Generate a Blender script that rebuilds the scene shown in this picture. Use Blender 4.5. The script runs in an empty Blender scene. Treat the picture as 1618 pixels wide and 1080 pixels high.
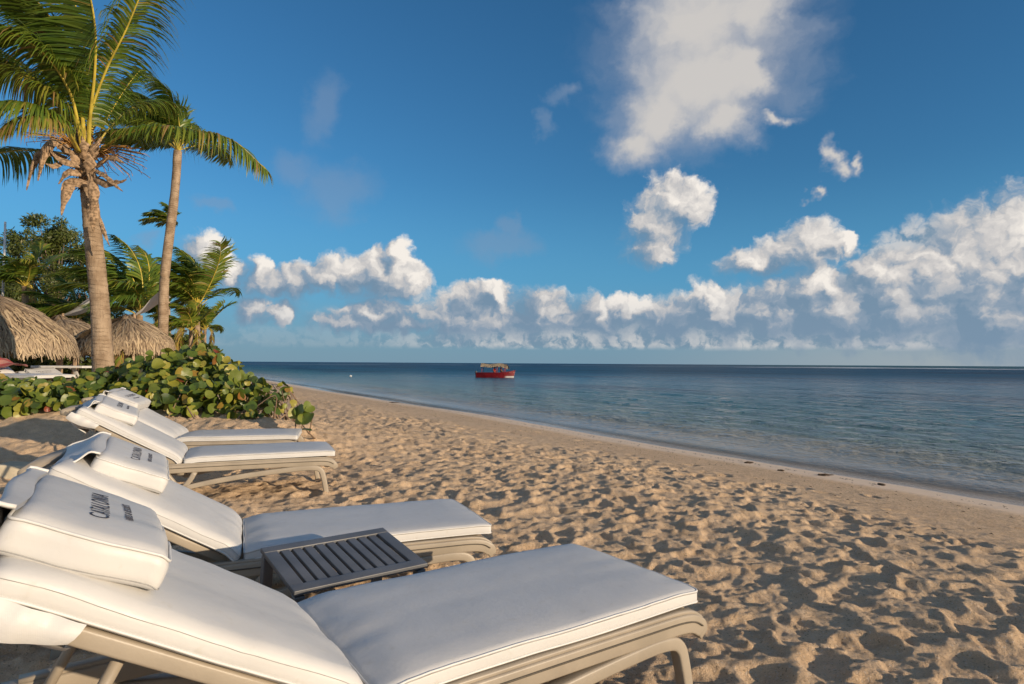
import bpy, math, random
import numpy as np
from mathutils import Vector, Matrix, Euler
rad = math.radians
scene = bpy.context.scene
COL = scene.collection

# ------------------------------------------------------------------ camera
CAM_H = 1.12
F_PX, CX, CY = 1000.0, 809.0, 540.0          # focal length and centre in photo pixels
cam_data = bpy.data.cameras.new('camera')
cam_data.sensor_width = 36.0
cam_data.lens = 36.0 * F_PX / 1618.0
cam_data.clip_start = 0.05
cam_data.clip_end = 80000.0
cam = bpy.data.objects.new('camera', cam_data)
CAM_R = Matrix.Rotation(rad(90 + 1.92), 3, 'X') @ Matrix.Rotation(rad(0.36), 3, 'Z')
cam.location = (0, 0, CAM_H)
cam.rotation_euler = CAM_R.to_euler()
COL.objects.link(cam)
scene.camera = cam

def at(px, py, d):
    """world point seen at photo pixel (px, py), d metres in front of the camera"""
    v = CAM_R @ Vector(((px - CX) / F_PX, -(py - CY) / F_PX, -1.0))
    v = v * (d / v.y)
    return Vector((v.x, v.y, v.z + CAM_H))

def sky_uv(px, py):
    v = CAM_R @ Vector(((px - CX) / F_PX, -(py - CY) / F_PX, -1.0))
    return math.atan2(v.x, v.y), v.z / math.hypot(v.x, v.y)

# ------------------------------------------------------------------ exposure
vs = scene.view_settings
vs.view_transform = 'Standard'
vs.look = 'None'
vs.exposure = 0.0
vs.gamma = 1.0
vs.use_curve_mapping = False
scene.cycles.max_bounces = 8
scene.cycles.transparent_max_bounces = 12
scene.cycles.use_denoising = True
scene.cycles.sample_clamp_indirect = 6.0

# ------------------------------------------------------------------ sun
SUN_EL, SUN_AZ = rad(11.5), rad(122.0)        # azimuth clockwise from +Y: low, right and behind the camera
sun_dir = Vector((math.cos(SUN_EL) * math.sin(SUN_AZ), math.cos(SUN_EL) * math.cos(SUN_AZ), math.sin(SUN_EL)))
sun_data = bpy.data.lights.new('sun', 'SUN')
sun_data.energy = 5.0
sun_data.angle = rad(0.6)
sun_data.color = (1.0, 0.80, 0.57)
sun = bpy.data.objects.new('sun', sun_data)
sun.rotation_euler = sun_dir.to_track_quat('Z', 'Y').to_euler()
sun.location = sun_dir * 60
COL.objects.link(sun)

# ------------------------------------------------------------------ world: clear sky and clouds
world = bpy.data.worlds.new('World')
scene.world = world
world.use_nodes = True
wt = world.node_tree
for n in list(wt.nodes): wt.nodes.remove(n)

class NT:
    """small helper to write node trees"""
    def __init__(s, tree): s.t = tree
    def n(s, typ, **kw):
        nd = s.t.nodes.new(typ)
        for k, v in kw.items(): setattr(nd, k, v)
        return nd
    def put(s, sock, v):
        if isinstance(v, bpy.types.NodeSocket): s.t.links.new(v, sock)
        elif v is not None: sock.default_value = v
    def m(s, op, a, b=None, c=None, clamp=False):
        nd = s.n('ShaderNodeMath', operation=op, use_clamp=clamp)
        for i, v in enumerate((a, b, c)):
            if v is not None: s.put(nd.inputs[i], v)
        return nd.outputs[0]
    def vm(s, op, a, b=None, c=None):
        nd = s.n('ShaderNodeVectorMath', operation=op)
        for i, v in enumerate((a, b, c)):
            if v is not None: s.put(nd.inputs[i], v)
        return nd.outputs['Value'] if op in ('LENGTH', 'DOT_PRODUCT', 'DISTANCE') else nd.outputs[0]
    def scale(s, a, f):
        nd = s.n('ShaderNodeVectorMath', operation='SCALE'); s.put(nd.inputs[0], a); s.put(nd.inputs['Scale'], f)
        return nd.outputs[0]
    def mr(s, v, a, b, c=0.0, d=1.0, smooth=True):
        nd = s.n('ShaderNodeMapRange', interpolation_type='SMOOTHSTEP' if smooth else 'LINEAR', clamp=True)
        for i, x in enumerate((v, a, b, c, d)): s.put(nd.inputs[i], x)
        return nd.outputs[0]
    def mix(s, f, a, b, mode='MIX'):
        nd = s.n('ShaderNodeMix', data_type='RGBA', blend_type=mode)
        s.put(nd.inputs[0], f)
        for i, v in ((6, a), (7, b)):
            if isinstance(v, tuple) and len(v) == 3: v = v + (1.0,)
            s.put(nd.inputs[i], v)
        return nd.outputs[2]
    def noise(s, vec, scale, detail=4.0, rough=0.5, dist=0.0, color=False, dims='3D', lac=2.0):
        nd = s.n('ShaderNodeTexNoise', noise_dimensions=dims)
        if vec is not None: s.put(nd.inputs['Vector'], vec)
        nd.inputs['Scale'].default_value = scale; nd.inputs['Detail'].default_value = detail
        nd.inputs['Roughness'].default_value = rough; nd.inputs['Distortion'].default_value = dist
        nd.inputs['Lacunarity'].default_value = lac
        return nd.outputs['Color' if color else 'Fac']
    def voronoi(s, vec, scale, feature='F1', detail=0.0, rough=0.5, smooth=0.5, out='Distance', rnd=1.0):
        nd = s.n('ShaderNodeTexVoronoi', feature=feature)
        if vec is not None: s.put(nd.inputs['Vector'], vec)
        nd.inputs['Scale'].default_value = scale
        if 'Detail' in nd.inputs: nd.inputs['Detail'].default_value = detail
        if 'Roughness' in nd.inputs: nd.inputs['Roughness'].default_value = rough
        if feature == 'SMOOTH_F1': nd.inputs['Smoothness'].default_value = smooth
        nd.inputs['Randomness'].default_value = rnd
        return nd.outputs[out]
    def ramp(s, fac, stops, interp='LINEAR'):
        nd = s.n('ShaderNodeValToRGB')
        cr = nd.color_ramp; cr.interpolation = interp
        while len(cr.elements) > 1: cr.elements.remove(cr.elements[-1])
        cr.elements[0].position = stops[0][0]; cr.elements[0].color = tuple(stops[0][1]) + (1.0,)
        for p, c in stops[1:]:
            e = cr.elements.new(p); e.color = tuple(c) + (1.0,)
        s.put(nd.inputs[0], fac)
        return nd.outputs[0]
    def comb(s, x, y, z=0.0):
        nd = s.n('ShaderNodeCombineXYZ')
        for i, v in enumerate((x, y, z)): s.put(nd.inputs[i], v)
        return nd.outputs[0]
    def sep(s, v):
        nd = s.n('ShaderNodeSeparateXYZ'); s.put(nd.inputs[0], v)
        return nd.outputs
# crisp cumulus, each puff as (centre px, centre py, radius x, radius y) measured in the photograph and turned into compass direction and height
PUFFS = [
 (1072,315,58,42),(1040,352,50,48),(1030,395,40,28),(1095,335,34,34),
 (1262,398,84,30),(1290,380,48,34),(1195,412,56,22),(1330,380,26,14),
 
 (620,440,62,40),(570,432,66,36),(630,402,20,28),(655,440,26,30),(590,415,30,26),(520,438,50,26),
 (335,400,38,36),(362,432,30,24),(410,430,22,30),(425,452,36,18),(465,448,34,28),
 (402,490,26,20),(446,490,22,16),(600,492,76,20),(560,508,56,16),(640,512,50,14),
 (755,482,62,34),(738,505,80,28),(780,462,36,20),(848,482,42,32),(832,508,50,22),(885,492,26,16),
 (950,500,44,32),(1000,492,36,28),(1050,505,44,28),(1128,478,56,28),(1150,500,84,32),(1082,490,44,22),
 (1240,468,60,32),(1290,455,62,40),(1382,428,56,26),(1420,440,60,40),(1330,492,150,44),(1460,486,160,56),
 (1560,415,130,100),(1604,375,120,80),(1490,430,90,60),(1500,456,130,66),(1420,460,120,50),(1300,490,120,44),(1200,495,100,36),(1060,505,80,30),(900,505,60,24),(1660,440,120,120),(1560,500,140,60),(1740,470,140,90),(1850,500,160,60),
]
# soft, hazy clouds
SOFT = [
 (1110,30,165,120),(1110,120,160,105),(1050,185,90,70),(1000,232,56,40),(1190,20,90,90),(1150,190,70,50),(1180,110,60,80),(1130,-60,170,120),
 (885,150,30,16),(852,185,14,22),(522,300,58,46),(478,268,44,34),(512,165,34,60),(785,388,60,26),(806,362,16,26),(1230,194,26,14),(1282,300,10,10),(1316,246,16,30),(1332,266,30,14),(1364,250,11,20),(340,330,28,16),(215,370,24,12),
]
W = NT(wt)
geo = W.n('ShaderNodeNewGeometry')
dirv = W.scale(geo.outputs['Incoming'], -1.0)
dx, dy, dz = W.sep(dirv)
az = W.m('ARCTAN2', dx, dy)
hor = W.m('SQRT', W.m('ADD', W.m('MULTIPLY', dx, dx), W.m('MULTIPLY', dy, dy)))
elv = W.m('DIVIDE', dz, W.m('MAXIMUM', hor, 0.02))
uv = W.comb(az, elv, 0.0)

def field_group(name, puffs, k):
    g = bpy.data.node_groups.new(name, 'ShaderNodeTree')
    g.interface.new_socket('uv', in_out='INPUT', socket_type='NodeSocketVector')
    g.interface.new_socket('field', in_out='OUTPUT', socket_type='NodeSocketFloat')
    N = NT(g)
    gi = N.n('NodeGroupInput'); go = N.n('NodeGroupOutput')
    cur = None
    for (px, py, rx, ry) in puffs:
        a, e = sky_uv(px, py)
        c = math.cos(a)
        sx, sy = F_PX / rx / (c ** -2), F_PX / ry / (c ** -1)
        sx, sy = F_PX / (rx * c * c), F_PX / (ry * c)
        nd = N.n('ShaderNodeVectorMath', operation='MULTIPLY_ADD')
        g.links.new(gi.outputs[0], nd.inputs[0])
        nd.inputs[1].default_value = (sx, sy, 0); nd.inputs[2].default_value = (-a * sx, -e * sy, 0)
        d = N.vm('LENGTH', nd.outputs[0])
        cur = d if cur is None else N.m('SMOOTH_MIN', cur, d, k)
    g.links.new(N.m('SUBTRACT', 1.0, cur), go.inputs[0])
    return g
G_PUFF = field_group('cumulus field', PUFFS, 0.28)
G_SOFT = field_group('soft cloud field', SOFT, 0.3)
def grp(g, vec):
    nd = W.n('ShaderNodeGroup'); nd.node_tree = g
    W.put(nd.inputs[0], vec)
    return nd.outputs[0]
def vor2(vec, scale, detail, rough=0.5):
    nd = W.n('ShaderNodeTexVoronoi', feature='F1', voronoi_dimensions='2D')
    W.put(nd.inputs['Vector'], vec)
    nd.inputs['Scale'].default_value = scale; nd.inputs['Detail'].default_value = detail; nd.inputs['Roughness'].default_value = rough
    nd.normalize = True
    return nd.outputs['Distance']
def n2(vec, scale, detail, rough=0.5, color=False):
    return W.noise(vec, scale, detail, rough, color=color, dims='2D')
def warp(vec, scale, detail, amount):
    return W.vm('ADD', vec, W.scale(W.vm('SUBTRACT', n2(vec, scale, detail, 0.6, True), (0.5, 0.5, 0.5)), amount))
uvw = warp(uv, 24.0, 4.0, 0.040)
# clouds of the same kind over the rest of the sky: a bank near the horizon all round, scattered puffs above
out_f = W.mr(W.m('ABSOLUTE', az), 0.80, 1.0)
cell = n2(W.vm('MULTIPLY', uvw, (3.2, 5.0, 0.0)), 1.0, 1.0)
low = W.mr(elv, 0.03, 0.22, 0.30, -0.10)
rest = W.m('ADD', W.m('MULTIPLY', W.m('SUBTRACT', cell, 0.60), 6.0), low)
rest = W.m('SUBTRACT', W.m('MULTIPLY', out_f, rest), W.m('MULTIPLY', W.m('SUBTRACT', 1.0, out_f), 3.0))
F0 = W.m('MAXIMUM', grp(G_PUFF, uvw), rest)
F1 = grp(G_PUFF, W.vm('ADD', uvw, (0.020, 0.016, 0.0)))
def billow(vec, det):
    return W.m('ADD', W.m('MULTIPLY', vor2(vec, 30.0, det, 0.6), -1.0), W.m('MULTIPLY', n2(vec, 16.0, 2.0), 0.9))
B0 = billow(uvw, 3.0)
B1 = billow(W.vm('ADD', uvw, (0.007, 0.007, 0.0)), 2.0)
D0 = W.m('ADD', F0, W.m('ADD', W.m('MULTIPLY', B0, 0.80), W.mr(elv, 0.06, 0.20, 0.03, -0.10)))
soft_w = warp(uv, 9.0, 5.0, 0.10)
S0 = W.m('ADD', grp(G_SOFT, soft_w), W.m('MULTIPLY', W.m('SUBTRACT', n2(soft_w, 11.0, 5.0), 0.5), 0.9))

sky = W.n('ShaderNodeTexSky', sky_type='NISHITA', sun_disc=False)
sky.sun_elevation = SUN_EL
sky.sun_rotation = SUN_AZ
sky.altitude = 0.0; sky.air_density = 1.0; sky.dust_density = 0.15; sky.ozone_density = 3.0
SKY_STRENGTH = 0.10
skycol = W.mix(1.0, sky.outputs[0], (0.50, 1.02, 1.26), 'MULTIPLY')
# pale sea haze low over the horizon
K = 1.0 / SKY_STRENGTH
def kc(r, g, b): return (r * K, g * K, b * K)
haze_f = W.mr(elv, -0.01, 0.30, 0.92, 0.0)
skycol = W.mix(haze_f, skycol, W.mix(W.mr(elv, 0.0, 0.14), W.mix(W.mr(az, 0.1, 0.7), kc(0.185, 0.30, 0.41), kc(0.36, 0.405, 0.45)), kc(0.10, 0.32, 0.56)))
# far grey cloud bank with a level base
bn = W.noise(W.comb(W.m('MULTIPLY', az, 6.0), W.m('MULTIPLY', elv, 20.0), 1.3), 1.0, 5.0, 0.6)
bank_top = W.m('ADD', W.mr(az, -0.45, 0.30, 0.040, 0.085, smooth=False), W.mr(az, 0.30, 0.68, 0.0, 0.125))
bank = W.m('MULTIPLY', W.mr(W.m('SUBTRACT', elv, W.m('ADD', bank_top, W.m('ADD', W.m('MULTIPLY', W.m('SUBTRACT', bn, 0.5), 0.05), W.m('MULTIPLY', B0, 0.045)))), -0.020, 0.006, 1.0, 0.0),
           W.mr(W.m('ADD', elv, W.m('MULTIPLY', W.m('SUBTRACT', bn, 0.5), 0.008)), 0.019, 0.029))
bank = W.m('MULTIPLY', bank, W.mr(az, -0.32, 0.05, 0.15, 0.85))
skycol = W.mix(bank, skycol, W.mix(W.mr(W.m('ADD', bn, W.m('ADD', W.m('MULTIPLY', W.m('SUBTRACT', B0, B1), 1.6), W.m('MULTIPLY', B0, 0.5))), 0.20, 0.85), kc(0.185, 0.285, 0.385), kc(0.64, 0.63, 0.62)))
# soft clouds
sa = W.m('MULTIPLY', W.mr(S0, -0.40, 0.75), 0.95)
thick = W.mr(S0, 0.05, 0.85)
sx_ = W.mr(az, 0.07, 0.15)
sa = W.m('MULTIPLY', sa, W.m('ADD', W.m('MULTIPLY', sx_, 0.62), 0.38))
softcol = W.mix(thick, kc(0.36, 0.40, 0.48), kc(0.63, 0.60, 0.57))
softcol = W.mix(sx_, kc(0.24, 0.32, 0.45), softcol)
skycol = W.mix(sa, skycol, softcol)
# cumulus
edge = W.m('SUBTRACT', B0, B1)
broad = W.m('SUBTRACT', F0, F1)
lit = W.m('ADD', W.m('MULTIPLY', edge, 0.65), W.m('ADD', W.m('MULTIPLY', broad, 0.60), 0.44))
lit = W.m('ADD', lit, W.m('MULTIPLY', W.m('ADD', B0, 0.1), 0.35))
lit = W.m('SUBTRACT', lit, W.mr(elv, 0.03, 0.12, 0.22, 0.0))
patch = n2(uvw, 13.0, 3.0, 0.55)
lit = W.m('SUBTRACT', lit, W.m('MULTIPLY', W.mr(patch, 0.60, 0.40, 0.0, 0.40), W.mr(elv, 0.05, 0.22, 1.0, 0.35)))
ca = W.mr(D0, W.mr(lit, 0.1, 0.55, -0.42, -0.18), W.mr(lit, 0.1, 0.55, 0.65, 0.30))
cumcol = W.ramp(lit, [(0.0, kc(0.175, 0.275, 0.385)), (0.28, kc(0.28, 0.355, 0.445)), (0.55, kc(0.58, 0.565, 0.56)), (0.92, kc(0.92, 0.86, 0.79))])
far_f = W.mr(elv, 0.02, 0.13, 0.45, 0.0)
cumcol = W.mix(far_f, cumcol, kc(0.22, 0.31, 0.42))
skycol = W.mix(ca, skycol, cumcol)
bg = W.n('ShaderNodeBackground')
bg.inputs['Strength'].default_value = SKY_STRENGTH
W.put(bg.inputs['Color'], skycol)
wo = W.n('ShaderNodeOutputWorld')
wt.links.new(bg.outputs[0], wo.inputs[0])
world.cycles.sampling_method = 'MANUAL'
world.cycles.sample_map_resolution = 512
# ------------------------------------------------------------------ helpers
def new_obj(name, mesh, mat=None, parent=None, smooth=True):
    o = bpy.data.objects.new(name, mesh)
    COL.objects.link(o)
    if mat is not None and not mesh.materials: mesh.materials.append(mat)
    if parent is not None: o.parent = parent
    return o
def mk_mesh(name, V, F, mat=None, smooth=True):
    me = bpy.data.meshes.new(name)
    V = np.asarray(V, dtype=np.float32)
    if isinstance(F, np.ndarray):
        k = F.shape[1]; nf = F.shape[0]
        me.vertices.add(len(V)); me.vertices.foreach_set('co', V.ravel())
        me.loops.add(nf * k); me.loops.foreach_set('vertex_index', F.astype(np.int32).ravel())
        me.polygons.add(nf)
        me.polygons.foreach_set('loop_start', np.arange(0, nf * k, k, dtype=np.int32))
        me.polygons.foreach_set('loop_total', np.full(nf, k, dtype=np.int32))
        me.update(calc_edges=True)
    else:
        me.from_pydata([tuple(map(float, v)) for v in V], [], F); me.update()
    if smooth: me.polygons.foreach_set('use_smooth', np.ones(len(me.polygons), dtype=bool))
    if mat is not None: me.materials.append(mat)
    return me
def tag(o, label=None, cat=None, group=None, kind=None):
    for k, v in (('label', label), ('category', cat), ('group', group), ('kind', kind)):
        if v is not None: o[k] = v
    return o
def empty(name, loc=(0, 0, 0), rz=0.0):
    o = bpy.data.objects.new(name, None); COL.objects.link(o)
    o.location = loc; o.rotation_euler = (0, 0, rz); o.empty_display_size = 0.1
    return o
def copy_tree(o, parent=None):
    c = o.copy(); COL.objects.link(c); c.parent = parent
    for ch in list(o.children): copy_tree(ch, c)
    return c

class MB:
    """collects geometry for ONE mesh object"""
    def __init__(s): s.V = []; s.F = []; s.n = 0
    def add(s, V, F):
        V = np.asarray(V, dtype=float).reshape(-1, 3)
        s.V.append(V); s.F.extend([tuple(int(i) + s.n for i in f) for f in F]); s.n += len(V)
        return s
    def box(s, c, d, rz=0.0, bevel=0.0):
        c = np.array(c, float); h = np.array(d, float) / 2
        V, F = round_box(h * 2, min(bevel, h.min() * 0.95) if bevel else 0, (1, 1, 1) if not bevel else (2, 2, 2))
        R = np.array([[math.cos(rz), -math.sin(rz), 0], [math.sin(rz), math.cos(rz), 0], [0, 0, 1]])
        return s.add(V @ R.T + c, F)
    def tube(s, pts, r, n=8, cap=True):
        pts = np.asarray(pts, float); rr = np.broadcast_to(np.asarray(r, float), (len(pts),))
        prof = np.stack([np.cos(np.arange(n) * 2 * math.pi / n), np.sin(np.arange(n) * 2 * math.pi / n)], 1)
        return s.sweep(pts, prof, rr, cap)
    def sweep(s, pts, prof, scale=1.0, cap=True, up=(0, 0, 1)):
        pts = np.asarray(pts, float); m = len(pts); n = len(prof)
        sc = np.broadcast_to(np.asarray(scale, float), (m,))
        T = np.gradient(pts, axis=0); T /= np.maximum(np.linalg.norm(T, axis=1), 1e-9)[:, None]
        up = np.array(up, float)
        V = []; last = None
        for i in range(m):
            a = np.cross(T[i], up)
            if np.linalg.norm(a) < 0.05: a = last if last is not None else np.cross(T[i], (0.31, 0.95, 0.02))
            a = a / np.linalg.norm(a)
            if last is not None and a @ last < 0: a = -a
            last = a; b = np.cross(a, T[i])
            V.append(pts[i] + sc[i] * (prof[:, :1] * a + prof[:, 1:] * b))
        F = []
        for i in range(m - 1):
            for j in range(n):
                k = (j + 1) % n
                F.append((i * n + j, i * n + k, (i + 1) * n + k, (i + 1) * n + j))
        if cap: F += [tuple(range(n - 1, -1, -1)), tuple((m - 1) * n + j for j in range(n))]
        return s.add(np.concatenate(V), F)
    def build(s, name, mat=None, parent=None, smooth=True):
        return new_obj(name, mk_mesh(name, np.concatenate(s.V), s.F, mat, smooth), None, parent)

def round_box(dim, r, seg):
    """box with rounded edges; seg = faces along x, y, z. Returns verts, quads"""
    dim = np.array(dim, float); h = dim / 2
    V = []; F = []; idx = {}
    def vid(p):
        k = (round(p[0], 6), round(p[1], 6), round(p[2], 6))
        if k not in idx: idx[k] = len(V); V.append(k)
        return idx[k]
    def axis(n, hh):
        if r <= 0: return np.linspace(-hh, hh, n + 1)
        a = [-hh, -hh + r * 0.30, -hh + r * 0.75]
        return np.array(a + list(np.linspace(-hh + r * 1.2, hh - r * 1.2, max(n, 1) + 1)) + [-x for x in a[::-1]])
    ax = [axis(seg[i], h[i]) for i in range(3)]
    for d in range(3):
        e, f = [(1, 2), (2, 0), (0, 1)][d]
        for sgn in (-1, 1):
            for i in range(len(ax[e]) - 1):
                for j in range(len(ax[f]) - 1):
                    q = []
                    for (a, b) in ((i, j), (i + 1, j), (i + 1, j + 1), (i, j + 1)):
                        p = [0, 0, 0]; p[d] = sgn * h[d]; p[e] = ax[e][a]; p[f] = ax[f][b]
                        q.append(vid(p))
                    F.append(tuple(q) if sgn > 0 else tuple(q[::-1]))
    V = np.array(V)
    if r > 0:
        inner = h - r
        c = np.clip(V, -inner, inner); dlt = V - c
        ln = np.linalg.norm(dlt, axis=1)[:, None]
        V = np.where(ln > 1e-9, c + dlt / np.maximum(ln, 1e-9) * r, V)
    return V, F

def rr_profile(w, h, r, n=3):
    """rounded rectangle cross-section"""
    P = []
    for cx, cy, a0 in ((w/2-r, h/2-r, 0), (-w/2+r, h/2-r, 90), (-w/2+r, -h/2+r, 180), (w/2-r, -h/2+r, 270)):
        for i in range(n + 1):
            a = rad(a0 + 90 * i / n); P.append((cx + r * math.cos(a), cy + r * math.sin(a)))
    return np.array(P)

def bez(ctrl, n):
    """smooth curve through control points (Catmull-Rom)"""
    P = np.array([list(c) for c in ctrl], float)
    P = np.vstack([2 * P[0] - P[1], P, 2 * P[-1] - P[-2]])
    out = []
    m = len(P) - 3
    for t in np.linspace(0, m - 1e-9, n):
        i = int(t); u = t - i
        p0, p1, p2, p3 = P[i:i + 4]
        out.append(0.5 * ((2 * p1) + (-p0 + p2) * u + (2 * p0 - 5 * p1 + 4 * p2 - p3) * u * u + (-p0 + 3 * p1 - 3 * p2 + p3) * u ** 3))
    return np.array(out)

# numpy noise
def _hash(ix, iy, seed):
    h = (ix.astype(np.int64) * 374761393 + iy.astype(np.int64) * 668265263 + seed * 974634777) & 0xffffffff
    h = ((h ^ (h >> 13)) * 1274126177) & 0xffffffff
    return ((h ^ (h >> 16)) & 0xffff).astype(np.float32) / 65535.0
def vnoise(x, y, seed=0):
    x = np.asarray(x, np.float32); y = np.asarray(y, np.float32)
    ix = np.floor(x); iy = np.floor(y); fx = x - ix; fy = y - iy
    fx = fx * fx * fx * (fx * (fx * 6 - 15) + 10); fy = fy * fy * fy * (fy * (fy * 6 - 15) + 10)
    a = _hash(ix, iy, seed); b = _hash(ix + 1, iy, seed); c = _hash(ix, iy + 1, seed); d = _hash(ix + 1, iy + 1, seed)
    return (a + (b - a) * fx + (c - a) * fy + (a - b - c + d) * fx * fy) * 2 - 1
def fbm(x, y, scale, octv=4, seed=0, gain=0.5):
    s = 0; a = 1.0; t = 0
    for i in range(octv):
        s = s + a * vnoise(x * scale + 17.3 * i, y * scale - 9.1 * i, seed + i); t += a; a *= gain; scale *= 2.03
    return s / t
def sstep(a, b, x):
    t = np.clip((x - a) / (b - a), 0, 1); return t * t * (3 - 2 * t)

# ------------------------------------------------------------------ materials
def mat(name):
    m = bpy.data.materials.new(name); m.use_nodes = True
    t = m.node_tree
    for n in list(t.nodes): t.nodes.remove(n)
    N = NT(t)
    out = N.n('ShaderNodeOutputMaterial'); b = N.n('ShaderNodeBsdfPrincipled')
    t.links.new(b.outputs[0], out.inputs['Surface'])
    N.b = b; N.out = out
    return m, N
def bump(N, height, strength=0.3, dist=0.01, normal=None):
    nd = N.n('ShaderNodeBump'); nd.inputs['Strength'].default_value = strength; nd.inputs['Distance'].default_value = dist
    N.put(nd.inputs['Height'], height)
    if normal is not None: N.put(nd.inputs['Normal'], normal)
    return nd.outputs[0]
def simple(name, col, rough=0.6, var=0.15, scale=8.0, bstr=0.15, bscale=60.0, spec=0.4, coords='Object'):
    m, N = mat(name)
    tc = N.n('ShaderNodeTexCoord').outputs[coords]
    n1 = N.noise(tc, scale, 4.0)
    lo = tuple(c * (1 - var) for c in col); hi = tuple(min(1, c * (1 + var)) for c in col)
    N.put(N.b.inputs['Base Color'], N.mix(N.mr(n1, 0.3, 0.7), lo, hi))
    N.b.inputs['Roughness'].default_value = rough
    N.b.inputs['Specular IOR Level'].default_value = spec
    if bstr: N.put(N.b.inputs['Normal'], bump(N, N.noise(tc, bscale, 3.0), bstr, 0.004))
    return m
# ------------------------------------------------------------------ beach sand
SHORE_N = (0.867, 0.498)                       # horizontal direction from the land to the sea
SHORE_T, SEA_Z = 9.75, -0.62                   # waterline distance from the camera and sea level
def shore_t(x, y):
    return SHORE_N[0] * x + SHORE_N[1] * y + 0.22 * np.sin(y * 0.21 + 0.6) + 0.12 * np.sin(y * 0.55)
def base_z(x, y):
    """the large shape of the beach: flat top, slope to the sea, low dune under the shrubs"""
    x = np.asarray(x, float); y = np.asarray(y, float)
    t = shore_t(x, y)
    z = np.where(t > 4.0, -0.62 * ((np.clip(t, 4.0, SHORE_T) - 4.0) / (SHORE_T - 4.0)) ** 1.15, 0.0)
    z = np.where(t > SHORE_T, -0.62 - 0.075 * np.minimum(t - SHORE_T, 10) - 0.03 * np.clip(t - SHORE_T - 10, 0, 60), z)
    def g(cx, cy, sx, sy, h): return h * np.exp(-((x - cx) / sx) ** 2 - ((y - cy) / sy) ** 2)
    z = z + g(-4.6, 8.6, 2.4, 1.7, 0.42) + g(-2.95, 7.5, 0.8, 0.75, 0.20) + g(-7.6, 9.2, 2.6, 2.3, 0.38)
    back = sstep(0.0, -6.0, t) * sstep(9.5, 14, y)
    return z - 0.30 * back + 0.05 * vnoise(x * 0.35, y * 0.35, 5) * sstep(9.0, 6.0, t)
rng = np.random.default_rng(7)
GX0, GX1, GY0, GY1, GS = -13.0, 13.0, -2.0, 30.0, 0.016
gnx, gny = int((GX1 - GX0) / GS), int((GY1 - GY0) / GS)
gx = GX0 + np.arange(gnx) * GS; gy = GY0 + np.arange(gny) * GS
HM = np.zeros((gny, gnx), np.float32)
def prints(n, region, size, depth, seed, soft=1.0):
    r = np.random.default_rng(seed)
    for _ in range(n):
        x = r.uniform(region[0], region[1]); y = r.uniform(region[2], region[3])
        t = SHORE_N[0] * x + SHORE_N[1] * y
        edge = 4.9 + 0.5 * math.sin(x * 1.3) + 0.4 * math.sin(y * 0.9 + 2)
        if t > edge + r.exponential(0.35): continue
        k = size * r.uniform(0.75, 1.35); la, lb = 0.145 * k, 0.078 * k
        a = r.normal(2.09, 0.9) if r.random() < 0.6 else r.uniform(0, 6.28)
        dp = depth * r.uniform(0.5, 1.3)
        R = int(la * 1.9 / GS) + 1
        i = int((x - GX0) / GS); j = int((y - GY0) / GS)
        if i - R < 0 or j - R < 0 or i + R >= gnx or j + R >= gny: continue
        X, Y = np.meshgrid(np.arange(-R, R + 1) * GS, np.arange(-R, R + 1) * GS)
        u = X * math.cos(a) + Y * math.sin(a); v = -X * math.sin(a) + Y * math.cos(a)
        ph = r.uniform(0, 6.28, 3); th = np.arctan2(v, u)
        e = np.hypot(u / la, v / (lb * (1 + 0.25 * u / la))) * (1 + 0.10 * np.sin(2 * th + ph[0]) + 0.08 * np.sin(3 * th + ph[1]) + 0.05 * np.sin(7 * th + ph[2]))
        W_ = HM[j - R:j + R + 1, i - R:i + R + 1]
        w = np.clip((1.08 - e) / (0.42 * soft), 0, 1); w = w * w * (3 - 2 * w)
        m = float(W_[R, R])
        floor = m * 0.4 - dp * (0.8 + 0.35 * u / la)
        rim = dp * 0.40 * np.exp(-((e - 1.22) / 0.24) ** 2) * (0.7 + 0.5 * np.cos(th + ph[2]))
        W_[:] = np.minimum(W_ * (1 - w) + floor * w + rim, np.maximum(W_, 0.055))
prints(6500, (-9, 11, -1.5, 14), 0.88, 0.042, 1)
prints(9000, (-9, 5, 10, 29), 0.95, 0.042, 2)
prints(7000, (-8, 10, -1.5, 13), 0.80, 0.038, 3)
prints(7000, (-6, 9, -1, 11), 0.50, 0.026, 4, 1.2)
XX, YY = np.meshgrid(gx.astype(np.float32), gy.astype(np.float32))
tt = (SHORE_N[0] * XX + SHORE_N[1] * YY)
tram = sstep(6.3, 4.6, tt + 0.35 * np.sin(YY * 0.8))
def blur(A, k):
    for ax in (0, 1):
        A = sum(np.roll(A, s, ax) for s in range(-k, k + 1)) / (2 * k + 1)
    return A
HM = np.where(HM > 0, 0.046 * np.tanh(HM / 0.046), 0.105 * np.tanh(HM / 0.105))
HMs = blur(HM, 2)
lump = fbm(XX, YY, 9.0, 3, 31)
HM = 0.80 * HM + 0.20 * HMs
HM += tram * (0.026 * fbm(XX, YY, 2.2, 3, 11) + 0.012 * lump + 0.009 * np.abs(fbm(XX, YY, 24.0, 3, 41)))
HM += (1 - tram) * sstep(9.2, 7.6, tt) * (0.008 * fbm(XX, YY, 5.0, 4, 21) + 0.010 * np.abs(fbm(XX, YY, 16.0, 3, 25)) + 0.014 * np.clip(fbm(XX, YY, 22.0, 2, 27) - 0.25, 0, 1) - 0.010 * np.clip(fbm(XX, YY, 7.0, 2, 23) - 0.25, 0, 1))
wr = np.maximum(np.abs(fbm(XX, YY, 14.0, 3, 51)), 0)
HM += tram * 0.014 * (0.35 - wr)
HM += tram * (0.0045 * fbm(XX, YY, 45.0, 2, 81) + 0.010 * np.clip(fbm(XX, YY, 19.0, 2, 91) - 0.22, 0, 1))
HM *= 0.60
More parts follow.
